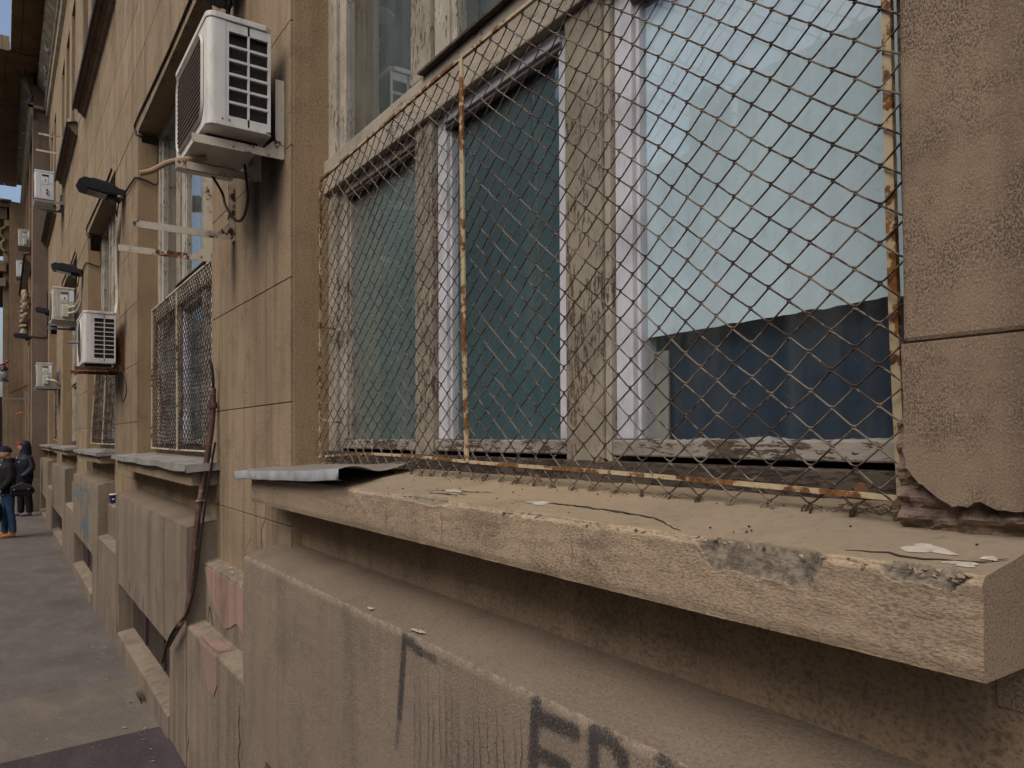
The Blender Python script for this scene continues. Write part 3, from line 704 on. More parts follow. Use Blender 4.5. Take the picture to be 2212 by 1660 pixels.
# ------------------------------------------------------------------ chain link window guards
def chainlink(xa, xb, za, zb, yf, px=.07, pz=.0555, r=.0016, amp=1., sides=4, hook=True, seed=0.):
    m = MB(); h = px/2; nk = int(round((xb-xa)/h)); h = (xb-xa)/nk; nr = int(round((zb-za)/(pz/2))); dz = (zb-za)/nr
    def warp(x, z):
        return (x+amp*(.006*nz(x*3.2, z*3.2, seed)+.0022*nz(x*17, z*17, seed+4)), z+amp*(.007*nz(x*2.7, z*2.7, seed+9)+.0022*nz(x*19, z*15, seed+2)))
    for k in range(nk):
        pts = []
        for j in range(nr+1):
            right = (j+k) % 2 == 0; s = 1 if right else -1
            x, z = warp(xa+h*(k+(1 if right else 0)), zb-dz*j); y0 = yf((x-xa)/(xb-xa), (z-za)/(zb-za))+amp*.006*nz(x*4, z*4, seed+1)
            e = r*1.5
            pts += [(x-s*.0045, y0-s*e, z+.0036), (x+s*.0022, y0-s*e*.4, z+.0012), (x+s*.0022, y0+s*e*.4, z-.0012), (x-s*.0045, y0+s*e, z-.0036)]
        if hook:
            x, y, z = pts[-1]; q = random.uniform(-1, 1)
            pts += [(x+.004*q, y-.006, z-.008), (x+.010*q, y-.010, z-.010), (x+.012*q, y-.008, z-.003), (x+.006*q, y-.004, z+.002)]
        m.tube(pts, r, sides)
    return m
g1 = thing('window_guard', 'rusty chain link guard in cream frame over the nearest window', 'window guard', (-1.7, 1.02, 1.53), 'chain link window guards')
yf1 = lambda u, v: 1.02-.028*max(0, (u-.45)/.55)*(1-.5*v)-.012*(1-v)
chainlink(-2.80, -.512, 1.520, 2.628, yf1, sides=5, seed=3.).build('chain_link', 'wire', g1, smooth=True, ang=80, kind='stuff')
def bar(name, pts, w_, d_, mat, par):
    return MB().tube(curve(pts, 4), 1., 4, flat=(w_*.72, d_*.72)).build(name, mat, par)
BARP = [(-2.794, 1.018, 1.546), (-2.5, 1.014, 1.560), (-2.277, 1.01, 1.566), (-1.888, 1.008, 1.562), (-1.653, 1.003, 1.556), (-1.364, .998, 1.552), (-1.143, .994, 1.550), (-.79, .988, 1.543), (-.64, .986, 1.539), (-.52, .984, 1.536)]
bar('bottom_bar', BARP, .0085, .0075, 'meshframe', g1)
bar('side_post', [(-2.786, 1.018, 1.545), (-2.783, 1.018, 2.0), (-2.782, 1.02, 2.625)], .0085, .0085, 'meshframe', g1)
bar('middle_post', [(-1.652, .996, 1.555), (-1.672, 1.0, 2.0), (-1.69, 1.006, 2.63)], .0165, .005, 'meshframe', g1)
bar('side_post', [(-.523, 1.0, 1.535), (-.533, 1.0, 1.85), (-.537, 1.0, 2.22), (-.54, 1.0, 2.63)], .0125, .009, 'meshframe', g1)
bar('side_post', [(-.508, 1.012, 1.535), (-.52, 1.012, 1.85), (-.526, 1.012, 2.22), (-.53, 1.012, 2.63)], .006, .006, 'wire', g1)
bar('top_bar', [(-2.786, 1.02, 2.622), (-2.2, 1.012, 2.628), (-1.69, 1.008, 2.632), (-1.0, 1.012, 2.63), (-.54, 1.01, 2.63)], .009, .008, 'meshframe', g1)
for z in (2.05, 1.69): MB().tube([(-2.783, 1.022, z), (-2.76, 1.06, z-.006), (-2.74, 1.09, z-.012)], .004, 5).build('fixing_lug', 'meshframe', g1)
def guard(label, x0, x1, xm, ztp, zbt, yb, seed):
    g = thing('window_guard', label, 'window guard', ((x0+x1)/2, 1.02, zbt), 'chain link window guards')
    yf = lambda u, v: yb+(1.02-yb)*v
    chainlink(x0, x1, zbt-.005, ztp, yf, r=.0027, sides=3, hook=False, amp=2.2, seed=seed).build('chain_link', 'wiredark', g, kind='stuff')
    for nm, a, b in (('side_post', x0, x0), ('middle_post', xm[0], xm[1]), ('side_post', x1, x1)):
        bar(nm, [(a, yb-.012, zbt), ((a+b)/2, (yb+1.02)/2-.012, (ztp+zbt)/2), (b, 1.02-.012, ztp)], .011, .009, 'meshframe2', g)
    bar('bottom_bar', [(x0, yb-.012, zbt), ((x0+x1)/2, yb-.016, zbt-.004), (x1, yb-.012, zbt)], .011, .01, 'meshframe2', g)
    bar('top_bar', [(x0, 1.008, ztp), ((x0+x1)/2, 1.006, ztp), (x1, 1.008, ztp)], .011, .01, 'meshframe2', g)
guard('cream framed chain link guard on the second window, behind the brown pipe', -6.62, -4.24, (-5.56, -5.60), 2.66, 1.545, 1.02, 11.)
guard('leaning chain link guard seen below the boxy air conditioner with rusty bracket', -10.95, -8.4, (-9.65, -9.75), 2.66, 1.565, .965, 17.)
guard('thin sliver of chain link guard on the farthest window before the projecting bay', -20.05, -17.7, (-19.0, -19.0), 2.74, 1.6, 1.02, 23.)

# ------------------------------------------------------------------ brackets, air conditioners
def bracket(label, x, zb, ztp, ytip, mat, w_=.035, group='air conditioner brackets', wall=PI, curl=True):
    b = thing('wall_bracket', label, 'bracket', (x, wall, zb), group)
    t = .004
    MB().box(x-w_, x, wall-.006, wall-.001, zb, ztp).box(x-.005, x, wall-.036, wall-.006, zb, ztp).build('wall_leg', mat, b)
    a = MB(); a.box(x-.005, x, ytip, wall-.036, zb, zb+.032).box(x-w_, x-.005, ytip+.006, wall-.03, zb+.028, zb+.032)
    a.prism([(wall-.036, zb+.032), (wall-.036, zb+.075), (wall-.08, zb+.032)], 'x', x-.005, x)
    a.build('arm', mat, b)
    for k in range(3):
        zz = zb+.05+(ztp-zb-.1)*k/2; MB().ell((x-.018, wall-.008, zz), (.008, .006, .008), 8, 5).build('bolt', 'slat', b)
    return b
def rr(w_, h_, r, n=5, cx=0, cz=0):
    o = []
    for sx, sz, a0 in ((1, 1, 0), (-1, 1, 90), (-1, -1, 180), (1, -1, 270)):
        for i in range(n+1):
            a = R(a0+90*i/n); o.append((cx+sx*(w_/2-r)+r*math.cos(a), cz+sz*(h_/2-r)+r*math.sin(a)))
    return o
def ac_fan_side(name_label, xs, wd, yf, yb, z0, z1, rows, group, mat, square=True, lv=(.28, .955)):
    """outdoor unit whose louvred end faces along the wall towards +x"""
    a = thing('air_conditioner', name_label, 'air conditioner', (xs-wd/2, (yf+yb)/2, z0), group)
    H = z1-z0; D = yb-yf; ys = yf+D*lv[0]
    rc = .028
    # front shell with rounded corners (plan outline)
    pl = [(xs-wd, ys), (xs-wd, yf+rc)]+[(xs-wd+rc-rc*math.cos(R(q)), yf+rc-rc*math.sin(R(q))) for q in (22, 45, 67, 90)]
    pl += [(xs-rc+rc*math.sin(R(q)), yf+rc-rc*math.cos(R(q))) for q in (0, 22, 45, 67, 90)]+[(xs, ys)]
    MB().prism(pl, 'z', z0+.012, z1-.024).build('front_shell', mat, a, smooth=True, ang=40)
    pt = [(xs-wd-.004, yb), (xs-wd-.004, yf+rc)]+[(xs-wd+rc-(rc+.004)*math.cos(R(q)), yf+rc-(rc+.004)*math.sin(R(q))) for q in (30, 60, 90)]
    pt += [(xs-rc+(rc+.004)*math.sin(R(q)), yf+rc-(rc+.004)*math.cos(R(q))) for q in (0, 30, 60, 90)]+[(xs+.004, yb-.02), (xs-.012, yb+.004), (xs-wd, yb+.004)]
    MB().prism(pt, 'z', z1-.022, z1).build('top_cover', mat, a, bevel=.005)
    MB().prism([(p[0]*1, p[1]) for p in pt], 'z', z0, z0+.01).build('base_pan', mat, a)
    # louvred end
    y0, y1 = ys+.001, yb; lz0, lz1 = z0+.012, z1-.026
    e = MB(); cy0, cy1 = y0+D*.045, yf+D*lv[1]; cm = (cy0+cy1)/2; bw = D*.03
    e.box(xs-.012, xs-.001, y0, cy0, lz0, lz1).box(xs-.012, xs-.001, cy1, y1, lz0, lz1).box(xs-.012, xs-.001, cm-bw/2, cm+bw/2, lz0, lz1)
    hz0, hz1 = lz0+H*.07, lz1-H*.08; e.box(xs-.012, xs-.001, cy0, cy1, lz0, hz0).box(xs-.012, xs-.001, cy0, cy1, hz1, lz1)
    st = (hz1-hz0)/rows
    for k in range(1, rows): e.box(xs-.012, xs-.0015, cy0, cy1, hz0+st*k-st*.085, hz0+st*k+st*.085)
    e.build('louvre_panel', mat, a, kind='stuff')
    MB().box(xs-.03, xs-.026, cy0-.01, cy1+.01, hz0-.01, hz1+.01).build('coil', 'coil', a)
    MB().box(xs-wd+.01, xs-.031, ys, yb-.004, z0+.011, z1-.023).build('inner_case', 'dark', a)
    # fan grille on the street side
    cx, cz = xs-wd*.5, (z0+z1)/2-.005
    if square: ow, oh, orr = wd*.80, H*.80, H*.16
    else: ow = oh = min(wd, H)*.84; orr = oh*.49
    MB().prism(rr(ow, oh, orr, 6, cx, cz), 'y', yf-.002, yf+.02).build('grille_well', 'dark', a)
    o_, i_ = rr(ow, oh, orr, 6, cx, cz), rr(ow-.03, oh-.03, max(.01, orr-.015), 6, cx, cz); n = len(o_); v = []
    for p in o_: v.append((p[0], yf-.002, p[1]))
    for p, q in zip(o_, i_): v.append(((p[0]*.7+q[0]*.3), yf-.011, p[1]*.7+q[1]*.3))
    for p in i_: v.append((p[0], yf-.004, p[1]))
    MB().add(v, [(k*n+i, k*n+(i+1) % n, (k+1)*n+(i+1) % n, (k+1)*n+i) for k in range(2) for i in range(n)]).build('grille_ring', 'acring', a, smooth=True)
    sm = MB(); q = int(oh/.019)
    for k in range(1, q):
        z = cz-oh/2+oh*k/q; dzz = abs(z-cz); hw = ow/2-.012
        if dzz > oh/2-orr: hw = ow/2-orr+math.sqrt(max(0, orr*orr-(dzz-(oh/2-orr))**2))-.012
        if hw > .02: sm.box(cx-hw, cx+hw, yf-.006, yf-.003, z-.0035, z+.0035)
    sm.build('grille_bars', 'slat', a, kind='stuff')
    for sx in (xs-wd*.22, xs-wd*.78): MB().box(sx-.03, sx+.03, yf+.02, yb-.02, z0-.022, z0).build('rubber_foot', 'black', a, bevel=.004)
    for yy in (ys-.012, ys+.012): MB().ell((xs, yy, z0+.025), (.003, .004, .004), 6, 4).build('screw', 'slat', a)
    return a
A1 = ac_fan_side('big white air conditioner with louvred end, high beside the nearest window', -2.90, .62, .628, .862, 2.80, 3.225, 6, 'outdoor air conditioners', 'acwhite')
bracket('cream bracket under the big white air conditioner, nearest the camera', -2.945, 2.733, 3.05, .583, 'bracket')
bracket('stained bracket under the far end of the big white air conditioner', -3.262, 2.733, 2.9, .583, 'bracket')
bracket('empty flaking cream bracket with bare brown metal showing on its arm', -3.70, 2.575, 3.1, .484, 'brackethalf', .055)
bracket('empty cream bracket on the edge of the second window', -4.195, 2.57, 3.05, .483, 'bracket', .06)
A2 = ac_fan_side('white air conditioner with nine rows of louvres on a rusty bracket', -7.56, .74, .60, .852, 2.30, 2.765, 9, 'outdoor air conditioners', 'acgrey', square=False)
bracket('rust brown bracket under the nine row louvred air conditioner', -7.63, 2.235, 2.6, .535, 'bracketrust', .05)
bracket('rusty bracket under the hidden end of the nine row louvred air conditioner', -8.1, 2.235, 2.6, .535, 'bracketrust', .05)
def ac_box_side(label, xs, wd, yf, yb, z0, z1, mat, old=False):
    a = thing('air_conditioner', label, 'air conditioner', (xs-wd/2, (yf+yb)/2, z0), 'outdoor air conditioners')
    D, H = yb-yf, z1-z0
    MB().box(xs-wd, xs, yf, yb, z0+.02, z1-.02).build('casing', mat, a, bevel=.012)
    MB().box(xs-wd-.006, xs+.006, yf-.006, yb+.004, z1-.03, z1).build('top_cover', mat, a, bevel=.008)
    MB().box(xs-wd-.004, xs+.004, yf-.004, yb+.004, z0, z0+.022).build('base_pan', mat, a, bevel=.003)
    MB().box(xs-.002, xs+.0035, yf+D*.05, yf+D*.28, z0+.03, z1-.035).build('corner_panel', mat, a, bevel=.002)
    MB().box(xs-.001, xs+.005, yf+D*.33, yf+D*.72, z0+H*.52, z1-H*.11).build('terminal_cover', mat, a, bevel=.004)
    MB().box(xs, xs+.011, yf+D*.36, yf+D*.70, z1-H*.2, z1-H*.14).build('hand_recess', 'dark' if old else 'slat', a, bevel=.002)
    MB().box(xs, xs+.0065, yf+D*.38, yf+D*.68, z1-H*.38, z1-H*.24).build('warning_label', 'sticker', a)
    MB().add([(xs+.008, yf+D*.5, z1-H*.36), (xs+.008, yf+D*.6, z1-H*.36), (xs+.008, yf+D*.55, z1-H*.29)], [(0, 1, 2)]).build('warning_triangle', 'black', a)
    MB().box(xs, xs+.0045, yf+D*.76, yf+D*.96, z1-H*.42, z1-H*.1).build('rating_label', 'sticker', a)
    if not old: MB().box(xs, xs+.045, yf+D*.42, yf+D*.76, z0+H*.09, z0+H*.46).build('valve_cover', mat, a, bevel=.012)
    else:
        for k in range(2): MB().tube([(xs, yf+D*.62, z0+H*(.2+.12*k)), (xs+.04, yf+D*.62, z0+H*(.2+.12*k))], .016, 8).build('valve', 'slat', a)
    cx, cz = xs-wd*.52, (z0+z1)/2; rad = min(wd, H)*.42
    MB().prism([(cx+rad*math.cos(t*.2618), cz+rad*math.sin(t*.2618)) for t in range(24)], 'y', yf-.012, yf+.002).build('fan_grille', 'slat', a)
    return a
A3 = ac_box_side('cream air conditioner with two pale pipes looping into the wall above', -12.5, .72, .60, .875, 3.34, 3.82, 'accream')
A4 = ac_box_side('small cream air conditioner low beside the projecting bay', -16.55, .7, .545, .80, 2.615, 3.065, 'accream')
A5 = ac_box_side('old white air conditioner with bare valves high under the window hood', -15.65, .7, .475, .772, 5.93, 6.44, 'acwhite2', True)
for x, zb, zt, yt, m_, l in ((-12.6, 3.265, 3.6, .555, 'galv', 'pale bracket under the nearer end of the cream air conditioner with two pipes'), (-13.05, 3.265, 3.6, .56, 'galv', 'pale bracket under the farther end of the cream air conditioner with two pipes'),
                          (-16.5, 2.57, 2.93, .50, 'galv', 'grey bracket with tall wall leg under the small cream air conditioner'), (-17.0, 2.57, 2.93, .50, 'galv', 'farther bracket under the small cream air conditioner'),
                          (-15.6, 5.86, 6.2, .455, 'galv', 'bright metal bracket under the old white air conditioner'), (-16.2, 5.86, 6.2, .455, 'galv', 'farther metal bracket under the old white air conditioner')):
    bracket(l, x, zb, zt, yt, m_, .05)
bracket('empty cream bracket above the hood in the upper wall, nearer one', -14.35, 6.62, 6.98, .48, 'bracket', .06)
bracket('empty cream bracket above the hood in the upper wall, farther one', -15.0, 6.56, 6.95, .47, 'bracket', .06)
# pipes, hoses and cables
def cable(name, label, pts, r, mat, n=6, k=6, group=None, cat='cable'):
    return MB().tube(curve(pts, k), r, n).build(name, mat, smooth=True, label=label, cat=cat, group=group)
cable('drain_hose', 'ribbed tan drain hose sticking out below the big white air conditioner', [(-3.25, .70, 2.79), (-3.28, .62, 2.775), (-3.3, .56, 2.755), (-3.3, .50, 2.71), (-3.3, .455, 2.69)], .011, 'hose', 8, cat='hose')
cable('cable', 'brown cable looping down under the big white air conditioner', [(-3.5, .78, 2.80), (-3.58, .84, 2.76), (-3.56, .85, 2.70), (-3.44, .86, 2.605), (-3.34, .87, 2.585), (-3.26, .87, 2.65), (-3.27, .86, 2.80)], .006, 'cablebrown')
cable('cable', 'dark cable loop hanging below the rusty bracketed air conditioner', [(-7.5, .86, 2.28), (-7.55, .88, 2.1), (-7.52, .9, 1.98), (-7.40, .9, 1.95), (-7.30, .91, 2.05), (-7.42, .9, 2.2), (-7.5, .88, 2.27)], .005, 'cable')
cable('wrapped_pipe', 'dirty taped pipe bundle climbing the pier above the rusty bracketed air conditioner', [(-7.9, .88, 2.72), (-8.0, .915, 2.95), (-8.05, .915, 3.2), (-8.02, .91, 3.5), (-7.9, .915, 3.62), (-7.88, .93, 3.75)], .017, 'wrap', 8, cat='pipe')
cable('wrapped_pipe', 'upper pale pipe curving from the cream air conditioner into the wall', [(-12.46, .80, 3.52), (-12.3, .88, 3.54), (-12.2, .93, 3.68), (-12.1, .94, 3.85)], .018, 'wrap', 8, group='pale pipes of the cream air conditioner', cat='pipe')
cable('wrapped_pipe', 'lower pale pipe curving from the cream air conditioner into the wall', [(-12.46, .80, 3.44), (-12.28, .89, 3.46), (-12.17, .935, 3.6), (-12.05, .945, 3.82)], .018, 'wrap', 8, group='pale pipes of the cream air conditioner', cat='pipe')
cable('wrapped_pipe', 'pale pipe stub behind the small cream air conditioner', [(-16.52, .7, 2.74), (-16.4, .82, 2.72), (-16.42, .9, 2.66), (-16.5, .93, 2.60)], .02, 'wrap', 8, cat='pipe')
cable('drain_hose', 'short grey drain tube pointing at the street above the rusty bracket', [(-8.0, .60, 2.52), (-8.0, .50, 2.515)], .012, 'galv', 8, cat='hose')
def reveal_cable(i, label, fx, fz):
    x0, x1, zt = WIN[i]
    ed = [(x1-.25, .922, zt+.07), (x1-1.0, .921, zt+.05), (x1-1.7, .922, zt+.065), (x0-.05, .92, zt+.09), (x0-.06, .921, zt+.02), (x0-.01, .925, zt-.03), (x0+.02, 1.0, zt-.035), (x0+.02, 1.075, zt-.045)]
    pts = ed+[(x0+.02, 1.078, zt-.25), (x0+.02, 1.075, zt-.42), (x0+.02, 1.0, zt-.41), (x0-.01, .923, zt-.385), (x0-.25, .917, zt-.36), (fx, .915, fz)]
    cable('cable', label, pts, .008, 'cable', 5, 4)
reveal_cable(1, 'black cable edging the head of the second window and feeding a floodlight', -7.6, 3.85)
reveal_cable(2, 'black cable edging the head of the third window and feeding a floodlight', -11.85, 3.93)
reveal_cable(3, 'black cable edging the head of the fourth window', -16.6, 4.1)
# floodlights
def floodlight(label, x, y, z, ln=.30, wd=.24, tilt=-8):
    f = thing('floodlight', label, 'floodlight', (x, y, z), 'black floodlights along the wall', local=True)
    f.rotation_euler = (R(tilt), 0, R(random.uniform(-4, 4)))
    # local: -y is away from wall
    MB().prism([(-.06, -.035), (-.06, .035), (-.10, .05), (-.30*ln/.30-.04, .05), (-.34*ln/.30-.04, .015), (-.30*ln/.30-.04, -.04), (-.12, -.04)], 'x', -wd/2, wd/2).build('housing', 'black', f, bevel=.006)
    MB().box(-wd/2+.03, wd/2-.03, -.27*ln/.3-.03, -.14, -.047, -.041).build('lens', 'lens', f)
    for k in range(6): MB().box(-wd/2+.02+k*(wd-.05)/5, -wd/2+.028+k*(wd-.05)/5, -.28, -.11, .05, .066).build('cooling_fin', 'black', f)
    MB().box(-.07, .07, -.13, -.05, -.075, -.041).build('driver_box', 'black', f, bevel=.006)
    MB().box(-wd/2-.006, -wd/2, -.14, -.006, -.03, .03).build('yoke', 'black', f); MB().box(wd/2, wd/2+.006, -.14, -.006, -.03, .03).build('yoke', 'black', f)
    MB().box(-wd/2-.006, wd/2+.006, -.012, -.002, -.03, .03).build('wall_plate', 'black', f)
    MB().tube(curve([(.03, -.06, -.07), (.05, -.05, -.15), (.02, -.03, -.20), (0, -.03, -.14), (.01, -.03, -.05)], 5), .006, 5).build('tail_cable', 'cable', f, smooth=True)
    return f
floodlight('black floodlight on the pier between the second and third windows', -7.68, .925, 3.86)
floodlight('black floodlight above the cream air conditioner with two pipes', -11.9, .925, 3.93)
floodlight('black floodlight half hidden behind the cream air conditioner', -19.2, .925, 4.40, .26)
floodlight('black floodlight on the front edge of the projecting bay', -21.35, .60, 4.06)
floodlight('black floodlight cut by the top of the picture above the big white air conditioner', -3.62, .925, 3.74)
floodlight('farthest black floodlight beside the red pole', -29.2, .56, 4.09)
cable('cable', 'thin dark cable running along the side of the projecting bay', [(-21.19, .60, 4.09), (-21.185, .7, 4.08), (-21.185, .9, 4.10), (-21.185, .915, 4.3), (-21.185, .915, 5.2)], .012, 'cable', 5, 3)
# brown standpipe with cable beside it
cable('conduit_pipe', 'brown flaking conduit pipe leaning down the wall beside the second window', [(-4.03, .902, 1.88), (-4.03, .898, 1.72), (-4.03, .878, 1.55), (-4.03, .840, 1.305), (-4.03, .822, 1.15), (-4.03, .806, .95), (-4.03, .788, .80), (-4.035, .766, .715), (-4.06, .746, .672), (-4.18, .742, .60), (-4.33, .74, .51)], .015, 'pipe', 12, 8, cat='pipe')
pc = thing('pipe_clamp', 'small rusty clamp holding the brown conduit pipe', 'clamp', (-4.07, .88, 1.30))
MB().tube([(-4.03+.023*math.cos(t*.393), .842+.023*math.sin(t*.393), 1.30) for t in range(17)], .007, 5).build('collar', 'pipe', pc, smooth=True)
MB().box(-4.035, -4.02, .862, .934, 1.292, 1.31).build('stay', 'pipe', pc)
MB().tube([(-4.03, .901, 1.775), (-4.03, .901, 1.805)], .022, 12).build('pipe_collar', 'pipe', label='collar joint on the upper brown conduit pipe', cat='pipe joint', smooth=True)
cable('cable', 'black cable emerging from the brown pipe top and hanging free', [(-4.03, .902, 1.86), (-4.02, .90, 1.92), (-4.03, .895, 1.99), (-4.045, .89, 2.02)], .008, 'cable', 6)
cable('cable', 'black cable strapped along the right side of the brown conduit pipe', [(-3.995, .905, 1.6), (-3.995, .862, 1.32), (-3.997, .835, 1.1), (-4.0, .812, .9), (-4.01, .772, .74), (-4.07, .73, .66), (-4.2, .718, .56), (-4.34, .715, .42)], .006, 'cable', 6)
# ------------------------------------------------------------------ eaves and cornice
cor = MB().prism([(.931, 9.38), (.87, 9.43), (.86, 9.47), (.86, 9.57), (.82, 9.60), (.82, 9.67), (.931, 9.72)], 'x', -21.12, 2.2).build('cornice_moulding', 'cornice', bld)
B('cornice_strip', 'cornice', bld, -21.2, 2.2, .70, .735, 10.45, 10.49)
MB().prism([(.74, 10.489), (.93, 10.489), (.93, 9.92), (.89, 9.92)], 'x', -21.2, 2.2).build('cornice_cove', 'hoodsoff', bld)  # cove coloured dark to paint in the shade between the leaves
lf = MB(); P = []
for j in range(7):
    v = j/6; wdt = .108*math.sin(math.pi*(.12+.80*v))**.7; row = []
    for i in range(7):
        u = i/6*2-1; row.append((u*wdt, .735+.155*v-.13*(1-u*u)*math.sin(math.pi*v), 10.47-.52*v))
    P.append(row)
leaf0 = None
def leaf_row(par, xs, dy):
    global leaf0
    for x in xs:
        if leaf0 is None:
            m = MB().grid([[(a+x, b+dy, c) for a, b, c in r] for r in P]); leaf0 = m.build('cornice_leaf', 'cornice', par, smooth=True); leaf0['_x'] = x; leaf0['_d'] = dy
        else:
            o = bpy.data.objects.new('cornice_leaf', leaf0.data); COL.objects.link(o); o.parent = par; o.location = (x-leaf0['_x'], dy-leaf0['_d'], 0)
leaf_row(bld, [-21.05+.29*k for k in range(20)], 0.)
leaf_row(bld, [-28.9+.29*k for k in range(27)], -.324)
del leaf0['_x'], leaf0['_d']
for a, b, z in ((.345, .70, 10.49), (.159, .335, 10.485)): B('soffit_board', 'soffit', bld, -20.28, 2.2, a, b, z, z+.05)
B('eaves_fascia', 'cornice', bld, -20.28, 2.2, .14, .158, 10.48, 10.75)
B('roof_deck', 'soffit', bld, -31.2, 2.2, .16, 1.4, 10.56, 10.7); B('roof_deck', 'soffit', bld, -31.2, -20.31, -1.18, .125, 10.55, 10.69)
# projecting bay
B('bay_wall', 'bay', bld, -29, -21.215, .70, 1.4, -.3, 10.47)
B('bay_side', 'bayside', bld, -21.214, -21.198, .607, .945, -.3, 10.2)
for a, b in ((-22.0, -21.215), (-24.6, -23.9), (-27.0, -26.3), (-29, -28.3)): B('bay_pier', 'bay', bld, a, b, .607, .702, -.3, 10.2)
for a, b in ((-23.9, -22.0), (-26.3, -24.6), (-28.3, -27.0)):
    for z0, z1 in ((1.5, 4.2), (6.4, 8.8)):
        wb = B('bay_window', 'wood', bld, a+.2, b-.2, .69, .72, z0, z1); MB().box(a+.3, b-.3, .682, .69, z0+.1, z1-.1).build('pane', 'lens', wb)
B('bay_plinth', 'panelfar', bld, -29, -21.17, .575, .95, -.3, .64, bevel=.01)
hb = MB().prism([(.606, 6.05), (.55, 6.1), (.5, 6.14), (.47, 6.2), (.47, 6.26), (.606, 6.3)], 'x', -28.3, -22.2).build('window_hood', 'hoodsoff', bld)
MB().prism([(.60, 6.31), (.44, 6.27), (.44, 6.19), (.465, 6.19), (.465, 6.262), (.60, 6.302)], 'x', -28.33, -22.17).build('flashing', 'flashblack', hb)
MB().prism([(.607, 9.38), (.546, 9.43), (.536, 9.47), (.536, 9.57), (.50, 9.60), (.50, 9.67), (.607, 9.72)], 'x', -31, -21.1).build('cornice_moulding', 'cornice', bld)
B('cornice_moulding', 'cornice', bld, -21.19, -21.1, .5, .83, 9.59, 9.665)
B('cornice_strip', 'cornice', bld, -31, -21.1, .376, .411, 10.43, 10.47)
MB().prism([(.416, 10.469), (.606, 10.469), (.606, 9.92), (.566, 9.92)], 'x', -29, -21.2).build('cornice_cove', 'hoodsoff', bld)  # bay cove has the same painted shade behind its leaves
B('soffit_board', 'soffit', bld, -31.2, -20.3, .06, .376, 10.47, 10.52); B('soffit_board', 'soffit', bld, -31.2, -20.3, -1.2, .052, 10.465, 10.515)
B('soffit_board', 'soffit', bld, -21.2, -20.3, .376, .72, 10.472, 10.52)
B('eaves_fascia', 'wall', bld, -20.298, -20.24, -1.2, .115, 10.455, 10.78)
# plaster relief
orn = thing('plaster_relief', 'oval shield and foliage relief on the front of the projecting bay', 'relief', (-24.6, .6, 4.4))
MB().ell((-24.6, .56, 5.0), (.55, .15, .40), 18, 12).build('shield', 'cornice', orn, smooth=True)
for k in range(5): MB().tube(curve([(-24.5, .42+.004*k, 4.72+.13*k), (-24.1, .45, 4.70+.13*k), (-24.0, .56, 4.70+.13*k)], 4), .035, 6).build('rib', 'cornice', orn, smooth=True)
for k in range(9):
    t = -.4+k*.45; cx, cz = -24.5+.75*math.cos(t), 5.05+.5*math.sin(t)
    MB().tube(curve([(cx, .58, cz), (cx+.1*math.cos(t), .50, cz+.12*math.sin(t)), (cx+.22*math.cos(t+.8), .52, cz+.2*math.sin(t+.8)), (cx+.3*math.cos(t+1.6), .58, cz+.16)], 4), [.07, .075, .075, .07, .07, .065, .06, .06, .055, .05, .045, .04, .03], 7).build('foliage', 'cornice', orn, smooth=True)
MB().tube([(-24.2, .55, 4.62), (-24.2, .50, 4.5), (-24.2, .55, 4.36)], [.1, .12, .03], 8).build('pendant', 'cornice', orn, smooth=True)
# next building beyond the bay
nb_ = thing('neighbour_building', 'orange brown building with balconies beyond the projecting bay', 'building', (-33, .3, 0))
B('wall', 'bay', nb_, -38, -29.02, .19, 1.4, -.3, 9.36); B('column', 'wall', nb_, -29.8, -29.3, .03, .188, -.3, 8.58, bevel=.01)
B('roof_ledge', 'zinc', nb_, -38, -28.95, -1.2, .25, 9.362, 9.40)
B('balcony_slab', 'wall', nb_, -34, -29.1, -1.2, .186, 9.19, 9.36); B('balcony_slab', 'hoodsoff', nb_, -34, -29.2, -1.2, .13, 8.80, 9.188)
B('capital', 'wall', nb_, -29.9, -29.2, .05, .187, 8.585, 8.79)
B('balcony_slab', 'wall', nb_, -34, -29.15, -1.0, .11, 7.09, 7.43); B('balcony_slab', 'bay', nb_, -34, -29.15, -1.0, .1, 6.6, 6.86)
MB().tube(curve([(-29.25, .09, 8.55), (-29.25, -.03, 8.45), (-29.25, -.04, 8.28), (-29.25, .03, 8.22), (-29.25, .06, 8.12), (-29.25, -.01, 8.02), (-29.25, 0., 7.85), (-29.25, .08, 7.76)], 6), .05, 8).build('scroll', 'wall', nb_, smooth=True)
B('shop_front', 'dark', nb_, -38, -29.35, -.9, .025, 1.0, 3.0); 
for y in (-.03, .0): B('shop_post', 'brownsheet', nb_, -29.34, -29.28, y-.008, y+.008, -.2, 2.7)
for xx, yy, lab in ((-23.2, 0, 'pale air conditioner peeping from behind the corner of the projecting bay, upper'), (-25.2, 0, 'pale air conditioner at the far hood of the projecting bay, lower')):
    if xx > -24: ac_box_side(lab, -23.1, .7, .35, .6, 6.66, 7.1, 'accream')
    else: ac_box_side(lab, -26.2, .7, .35, .6, 6.42, 6.9, 'acwhite2')
br = thing('wall_bracket', 'brown slanting bracket on the front of the projecting bay', 'bracket', (-24, .6, 2.8))
MB().tube([(-24, .60, 3.08), (-24, .19, 2.85)], .03, 4).build('arm', 'bracketrust', br); MB().tube([(-24, .5, 3.0), (-24, .60, 2.9)], .015, 4).build('stay', 'bracketrust', br)
bracket('pale bracket arm low on the far bay', -24.6, 2.72, 2.98, .02, 'galv', .05, wall=.606)
MB().tube([(-24.3, .33, 2.30), (-24.3, .47, 2.34)], .022, 6).build('orange_tube', plain('orange', (.65, .16, .03), .5), label='small orange tube sticking out of the far bay wall', cat='tube')
lt = thing('street_lantern', 'round glass lantern with dark cap at the left edge beyond the bay', 'lantern', (-28.6, .05, 3.4))
